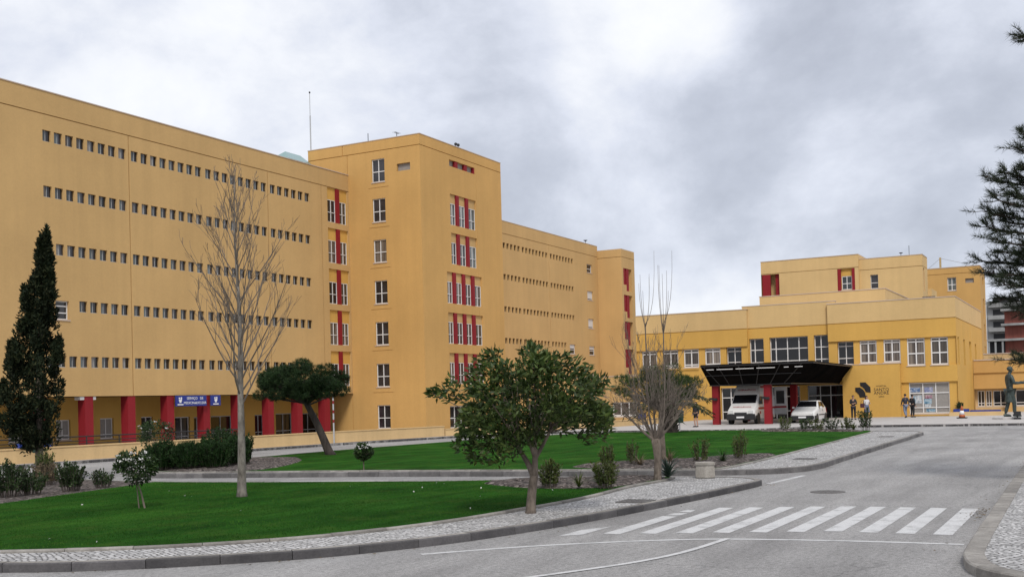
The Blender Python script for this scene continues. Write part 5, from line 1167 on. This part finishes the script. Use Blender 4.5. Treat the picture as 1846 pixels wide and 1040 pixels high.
# ================================================================== PEOPLE
def skinmesh(nodes,edges,rootname,sub=1):
    names=list(nodes); me=bpy.data.meshes.new('s'); me.from_pydata([nodes[n][0] for n in names],[(names.index(a),names.index(b)) for a,b in edges],[])
    ob=bpy.data.objects.new('s',me); C.objects.link(ob); ob.modifiers.new('k','SKIN')
    if not me.skin_vertices: raise RuntimeError('no skin layer')
    for i,n in enumerate(names):
        r=nodes[n][1]; r=r if hasattr(r,'__len__') else (r,r); me.skin_vertices[0].data[i].radius=r; me.skin_vertices[0].data[i].use_root=(n==rootname)
    sm=ob.modifiers.new('u','SUBSURF'); sm.levels=sub; sm.render_levels=sub
    bpy.context.view_layer.update()
    out=bpy.data.meshes.new_from_object(ob.evaluated_get(bpy.context.evaluated_depsgraph_get())); bpy.data.objects.remove(ob); bpy.data.meshes.remove(me); return out
def figure(par,pose,mats,bare_legs=False,skirt=False,sleeves=True,hairlong=False,bag=False,allmat=None):
    """pose: joint overrides; faces local -y; 1.70 tall at scale 1"""
    J=dict(pel=(0,0,.93),waist=(0,0,1.06),chest=(0,.01,1.28),nb=(0,.01,1.43),neck=(0,-.005,1.50),h0=(0,-.02,1.56),h1=(0,-.015,1.63),h2=(0,-.01,1.695),
      sl=(-.175,.01,1.395),sr=(.175,.01,1.395),el=(-.23,.03,1.12),er=(.23,.03,1.12),wl=(-.24,-.06,.88),wr=(.24,-.06,.88),
      hl=(-.095,0,.88),hr=(.095,0,.88),kl=(-.10,-.02,.49),kr=(.10,-.02,.49),al=(-.10,.02,.085),ar=(.10,.02,.085),tl=(-.115,-.15,.035),tr=(.115,-.15,.035))
    J.update(pose)
    rad=dict(pel=(.14,.105),waist=(.125,.095),chest=(.155,.11),nb=.07,neck=.052,h0=(.062,.072),h1=(.078,.095),h2=(.062,.075),sl=.062,sr=.062,el=.043,er=.043,wl=.029,wr=.029,hl=.088,hr=.088,kl=.06,kr=.06,al=.04,ar=.04,tl=.036,tr=.036)
    E=[('pel','waist'),('waist','chest'),('chest','nb'),('nb','neck'),('neck','h0'),('h0','h1'),('h1','h2'),('chest','sl'),('sl','el'),('el','wl'),('chest','sr'),('sr','er'),('er','wr'),('pel','hl'),('hl','kl'),('kl','al'),('al','tl'),('pel','hr'),('hr','kr'),('kr','ar'),('ar','tr')]
    me=skinmesh({n:(J[n],rad[n]) for n in J},E,'pel'); bm=bmesh.new(); bm.from_mesh(me); mb=MB()
    for w,e in (('wl','el'),('wr','er')):
        a=Vector(J[w]); d=(a-Vector(J[e])).normalized(); s=d.orthogonal().normalized(); s=(Vector((1,0,0))-d*d.x).normalized() if abs(d.x)<.9 else s; u=d.cross(s)
        mb.tube([a-d*.01,a+d*.04,a+d*.085],[.026,.036,.033],8)
        for i,(o,l) in enumerate(((-.028,.07),(-.009,.082),(.010,.076),(.028,.06))):
            p=a+d*.08+s*o; mb.tube([p,p+d*l*.5+u*.006,p+d*l*.85+u*.024,p+d*l*.9+u*.04],[.0095,.009,.008,.006],5)
        p=a+d*.03-s*.03; mb.tube([p,p-s*.022+d*.03+u*.01,p-s*.024+d*.06+u*.02],[.011,.010,.008],5)
    h=Vector(J['h1']); mb.tube([h+Vector((0,-.085,-.005)),h+Vector((0,-.112,-.03)),h+Vector((0,-.088,-.035))],[.009,.014,.010],5)
    for s in (-1,1): mb.lathe([(.004,-.012),(.026,-.006),(.026,.006),(.004,.012)],8,tuple(h+Vector((s*.08,.01,-.02))),axis='x')
    mb.tube([h+Vector((-.028,-.078,-.062)),h+Vector((0,-.086,-.064)),h+Vector((.028,-.078,-.062))],[.005,.008,.005],5)
    t2=mb.build('x',mats['skin'],None); bm.from_mesh(t2.data); bpy.data.objects.remove(t2)
    for s in (-1,1):
        r=bmesh.ops.create_uvsphere(bm,u_segments=8,v_segments=6,radius=.011,matrix=Matrix.Translation(h+Vector((s*.032,-.083,.004))))
        for f in {f for v in r['verts'] for f in v.link_faces}: f.material_index=1
    bm.to_mesh(me); bm.free(); me.materials.clear(); me.materials.append(M[mats['skin']]); me.materials.append(M['black'] if not allmat else M[allmat])
    me.polygons.foreach_set('use_smooth',[True]*len(me.polygons)); b=bpy.data.objects.new('body',me); C.objects.link(b); b.parent=par
    def wear(name,keys,extra,mat,edges,root,caps=None):
        nd={k:(J[k],tuple(np.array(rad[k] if hasattr(rad[k],'__len__') else (rad[k],)*2)+extra)) for k in keys}
        if caps: nd.update(caps)
        m=skinmesh(nd,edges,root); m.materials.clear(); m.materials.append(M[mat]); m.polygons.foreach_set('use_smooth',[True]*len(m.polygons)); o=bpy.data.objects.new(name,m); C.objects.link(o); o.parent=b; return o
    def lerp(a,b_,t): return tuple(Vector(J[a]).lerp(Vector(J[b_]),t))
    ex=.014
    ke=['pel','waist','chest','nb','sl','sr','el','er']; ed=[('pel','waist'),('waist','chest'),('chest','nb'),('chest','sl'),('sl','el'),('chest','sr'),('sr','er')]; cp={}
    if sleeves: cp={'cl':(lerp('el','wl',.92),.042),'cr':(lerp('er','wr',.92),.042)}; ed+=[('el','cl'),('er','cr')]
    wear('top',ke,ex,mats['top'],ed,'pel',cp)
    f=.28 if bare_legs else .93
    if skirt:
        mb=MB(); p=J['pel']; mb.lathe([(.15,.13),(.17,0),(.20,-.2),(.22,-.42),(.19,-.42),(.12,.1)],14,p); o=mb.build('skirt',mats['legs'],None,local=True); o.parent=b
    else:
        cp={'xl':(lerp('kl','al',f) if not bare_legs else lerp('hl','kl',.85),.062),'xr':(lerp('kr','ar',f) if not bare_legs else lerp('hr','kr',.85),.062)}
        if bare_legs: wear('shorts',['pel','hl','hr'],.016,mats['legs'],[('pel','hl'),('hl','xl'),('pel','hr'),('hr','xr')],'pel',cp)
        else: wear('trousers',['pel','hl','hr','kl','kr'],.014,mats['legs'],[('pel','hl'),('hl','kl'),('kl','xl'),('pel','hr'),('hr','kr'),('kr','xr')],'pel',cp)
    for a,c in (('al','tl'),('ar','tr')):
        mb=MB(); A=Vector(J[a]); T=Vector(J[c]); mb.tube([A+Vector((0,.05,-.035)),A+Vector((0,0,-.025)),T,T+(T-A).normalized()*.05],[.04,.052,.046,.025],8); o=mb.build('shoe',mats['shoe'],None,local=True); o.parent=b
    mb=MB(); h=Vector(J['h1']); hb=bmesh.new(); bmesh.ops.create_uvsphere(hb,u_segments=14,v_segments=10,radius=1,matrix=Matrix.Translation(h+Vector((0,.022,.028)))@Matrix.Diagonal((.092,.102,.088,1)))
    bmesh.ops.delete(hb,geom=[v for v in hb.verts if v.co.z<h.z-.035 or (v.co.y<h.y-.05 and v.co.z<h.z+.05)],context='VERTS')
    hm=bpy.data.meshes.new('hair'); hb.to_mesh(hm); hb.free(); hm.materials.append(M[mats['hair']]); ho=bpy.data.objects.new('hair',hm); C.objects.link(ho); ho.parent=b
    if hairlong:
        mb.tube([h+Vector((0,.07,.04)),h+Vector((0,.095,-.05)),h+Vector((0,.085,-.16))],[.07,.085,.04],8); o=mb.build('hair',mats['hair'],None,local=True); o.parent=b
    return b
for n,c in (('skin',(.42,.24,.17)),('hair_dark',(.015,.012,.011)),('cloth_black',(.014,.014,.018)),('cloth_navy',(.02,.022,.035)),('cloth_jeans',(.16,.19,.26)),('cloth_white',(.60,.58,.57)),('cloth_greyblue',(.12,.14,.22)),('cloth_maroon',(.07,.02,.03)),('shoe_dark',(.015,.014,.014))): M[n]=plain(n,c,.75,var=.08)
def person(x,y,label,rz,pose,mats,z=.118,h=1.7,**k):
    t=thing('person',label,'person',(x,y,z),None,rz,h/1.72); figure(t,pose,dict(skin='skin',shoe='shoe_dark',hair='hair_dark',**mats),**k); return t
walk=dict(kl=(-.10,-.16,.50),al=(-.10,-.06,.10),tl=(-.11,-.24,.05),kr=(.10,.03,.48),ar=(.10,.26,.13),tr=(.11,.13,.04),el=(-.24,.10,1.13),wl=(-.23,.08,.88),er=(.24,-.04,1.13),wr=(.22,-.20,.95))
person(84.9,12.72,'person in dark jacket and pale jeans seen from behind by the shop window',2.2,walk,dict(top='cloth_navy',legs='cloth_jeans'),h=1.72)
person(85.9,12.38,'person in black clothes standing close beside the one in pale jeans',1.0,dict(er=(.24,-.05,1.14),wr=(.12,-.26,1.1)),dict(top='cloth_black',legs='cloth_black'),h=1.66)
person(81.5,15.75,'slim person in black with folded arms in front of the dark glazed doors',-1.2,dict(el=(-.22,-.08,1.14),wl=(.02,-.17,1.17),er=(.22,-.08,1.12),wr=(-.02,-.19,1.12)),dict(top='cloth_black',legs='cloth_black'),h=1.72)
p=person(82.2,14.95,'person in white top and grey-blue skirt carrying a dark shoulder bag',-.7,dict(er=(.23,-.06,1.12),wr=(.1,-.2,1.2)),dict(top='cloth_white',legs='cloth_greyblue'),h=1.66,skirt=True,hairlong=True)
bg=thing('shoulder_bag','dark maroon shoulder bag hanging at the side of the person in the white top','bag',(81.95,15.2,.95)); mb=MB(); mb.box(-.08,.08,-.15,.15,0,.3); mb.build('pouch','cloth_maroon',bg,local=True,bevel=.03); mb=MB(); mb.tube([(0,-.13,.28),(.06,-.06,.5),(.1,0,.55),(.06,.06,.5),(0,.13,.28)],.012,5); mb.build('strap','cloth_maroon',bg,local=True)
person(68.3,23.0,'person in black top and shorts with bare legs standing by the palm',-1.9,dict(kl=(-.10,-.05,.49)),dict(top='cloth_black',legs='cloth_black'),h=1.6,bare_legs=True)
# ---- bronze figure
st=thing('bronze_statue','tall green-patinated bronze figure on a low stone plinth at the right edge','statue',(77.2,5.22,.118),None,.45,1.0)
mb=MB(); mb.lathe([(1.15,0),(1.15,.10),(1.08,.14)],8); mb.build('plinth','stone',st,local=True)
fg_=bpy.data.objects.new('figure',None); C.objects.link(fg_); fg_.parent=st; fg_.location=(0,0,.14); fg_.scale=(1.84,)*3
bz='bronze'
b=figure(fg_,dict(el=(-.25,-.06,1.14),wl=(-.16,-.36,1.16),er=(.25,-.08,1.14),wr=(.16,-.40,1.18),kl=(-.10,-.10,.49),al=(-.10,-.10,.085),tl=(-.115,-.27,.035),kr=(.10,.02,.49),ar=(.10,.14,.085),tr=(.115,-.02,.035),h0=(0,-.04,1.555),h1=(0,-.05,1.62),h2=(0,-.05,1.69)),dict(skin=bz,top=bz,legs=bz,shoe=bz,hair=bz),allmat=bz)
# flatten: the posed body and its clothing become parts of the statue itself
for o in [b]+list(b.children):
    o.data=o.data.copy(); o.data.transform(Matrix.Diagonal((1.84,1.84,1.84,1))); 
b.parent=st; b.location=(0,0,.14); bpy.data.objects.remove(fg_)
mb=MB(); mb.box(-.32,.32,-1.05,-.62,2.20,2.28); mb.build('open_book',bz,st,local=True,bevel=.02)
mb=MB(); mb.tube([(0,.02,1.78),(0,0,1.4),(0,.02,1.05)],[.25,.29,.31],12); mb.build('tunic',bz,st,local=True)
lowp=thing('ground_lamp','dark ground spotlight at the foot of the bronze figure','spotlight',(76.0,4.75,.118)); mb=MB(); mb.box(-.2,.2,-.2,.2,0,.12); mb.tube([(0,0,.1),(0,0,.25)],.04,6); mb.box(-.16,.16,-.2,.2,.25,.5); mb.build('housing','black',lowp,local=True)
# ================================================================== SKY AND LIGHT
SKYBLOBS=[((1215,40),.07,.10),((1180,60),.14,.10),((250,80),.34,.01),((620,80),.2,.03),((930,250),.08,-.05),((1180,190),.08,-.08),((1560,290),.20,-.17),((1250,300),.12,-.05),((1780,180),.18,-.07),((1480,90),.12,-.02)]
w=bpy.data.worlds.new('World'); sc.world=w; w.use_nodes=True; nt=w.node_tree; nt.nodes.clear()
SUN_EL,SUN_AZ=math.radians(48),math.radians(238)      # azimuth measured clockwise from +Y
out=N(nt,'ShaderNodeOutputWorld'); bg_=N(nt,'ShaderNodeBackground'); nt.links.new(bg_.outputs[0],out.inputs[0])
sky=N(nt,'ShaderNodeTexSky',sky_type='NISHITA',sun_disc=False,sun_elevation=SUN_EL,sun_rotation=SUN_AZ)
geo=N(nt,'ShaderNodeTexCoord'); mp=N(nt,'ShaderNodeMapping'); mp.inputs['Scale'].default_value=(1,1,1.35); nt.links.new(geo.outputs['Generated'],mp.inputs[0])
n1=N(nt,'ShaderNodeTexNoise'); n1.inputs['Scale'].default_value=3.4; n1.inputs['Detail'].default_value=10; n1.inputs['Roughness'].default_value=.58; n1.inputs['Distortion'].default_value=.15; nt.links.new(mp.outputs[0],n1.inputs['Vector'])
def blob(az_el,width,amp):
    """soft brightening of the cloud deck round one direction"""
    d=Vector(az_el).normalized(); vm=N(nt,'ShaderNodeVectorMath',operation='DOT_PRODUCT'); nt.links.new(geo.outputs['Generated'],vm.inputs[0]); vm.inputs[1].default_value=d
    mr=N(nt,'ShaderNodeMapRange',interpolation_type='SMOOTHERSTEP'); mr.inputs[1].default_value=math.cos(width); mr.inputs[2].default_value=1; mr.inputs[3].default_value=0; mr.inputs[4].default_value=amp; nt.links.new(vm.outputs['Value'],mr.inputs[0]); return mr.outputs[0]
def dirpx(x,y):
    return r3*((x-923)/2006.09)-u3*((y-686)/2006.09)+f2
sf=N(nt,'ShaderNodeMath',operation='MULTIPLY_ADD'); nt.links.new(n1.outputs[0],sf.inputs[0]); sf.inputs[1].default_value=1.0; sf.inputs[2].default_value=.012; acc=sf.outputs[0]
for px,wd,amp in SKYBLOBS:
    a=N(nt,'ShaderNodeMath',operation='ADD'); nt.links.new(acc,a.inputs[0]); nt.links.new(blob(dirpx(*px),wd,amp),a.inputs[1]); acc=a.outputs[0]
cl_=ramp(nt,acc,[(.28,(4.4,4.7,5.5)),(.40,(5.6,5.95,6.85)),(.50,(7.3,7.65,8.6)),(.60,(9.0,9.2,9.7)),(.75,(10.3,10.4,10.6))])
mx=mix(nt,sky.outputs[0],cl_,.93); nt.links.new(mx,bg_.inputs[0]); bg_.inputs[1].default_value=.10
sd=bpy.data.lights.new('sun','SUN'); sd.energy=2.1; sd.angle=math.radians(15); sd.color=(1,.965,.91); so=bpy.data.objects.new('sun',sd); C.objects.link(so)
dv=Vector((math.sin(SUN_AZ)*math.cos(SUN_EL),math.cos(SUN_AZ)*math.cos(SUN_EL),math.sin(SUN_EL))); so.rotation_euler=dv.to_track_quat('Z','Y').to_euler(); so.location=(0,-40,60)
vs_=sc.view_settings; sc.display_settings.display_device='sRGB'; vs_.view_transform='Standard'; vs_.look='None'; vs_.exposure=.10; vs_.gamma=1
sc.cycles.max_bounces=6; sc.cycles.diffuse_bounces=3; sc.cycles.glossy_bounces=3; sc.cycles.transmission_bounces=4; sc.cycles.use_denoising=True

# look-alikes share a group
GROUPS={'shrub':'shrubs in the planting beds','spiky_plant':'spiky plants in the mulch beds','manhole_cover':'iron covers in road and pavement','low_wall':'low sandy walls around the building','litter_bin':'green litter bins on posts','planter_box':'blue troughs on the low walls','roof_aerial':'aerials and dishes on the roofs','person':'people outside the entrance','tower_crane':'cranes behind the roofs','bare_tree':'bare trees on the front lawn','stone_pine':'umbrella-crowned pines on the back lawn','flowering_standard':'small standard bushes on the lawns','service_banner':'blue banners under the ward block','ward_building':'peach ward blocks','tower_block':'ochre towers','upper_block':'peach roof storeys behind the entrance','annex_building':'low annexes right of the entrance','apartment_building':'far apartment blocks'}
for o in list(C.objects):
    b=o.name.split('.')[0]
    if o.parent is None and b in GROUPS and 'label' in o and 'group' not in o: o['group']=GROUPS[b]
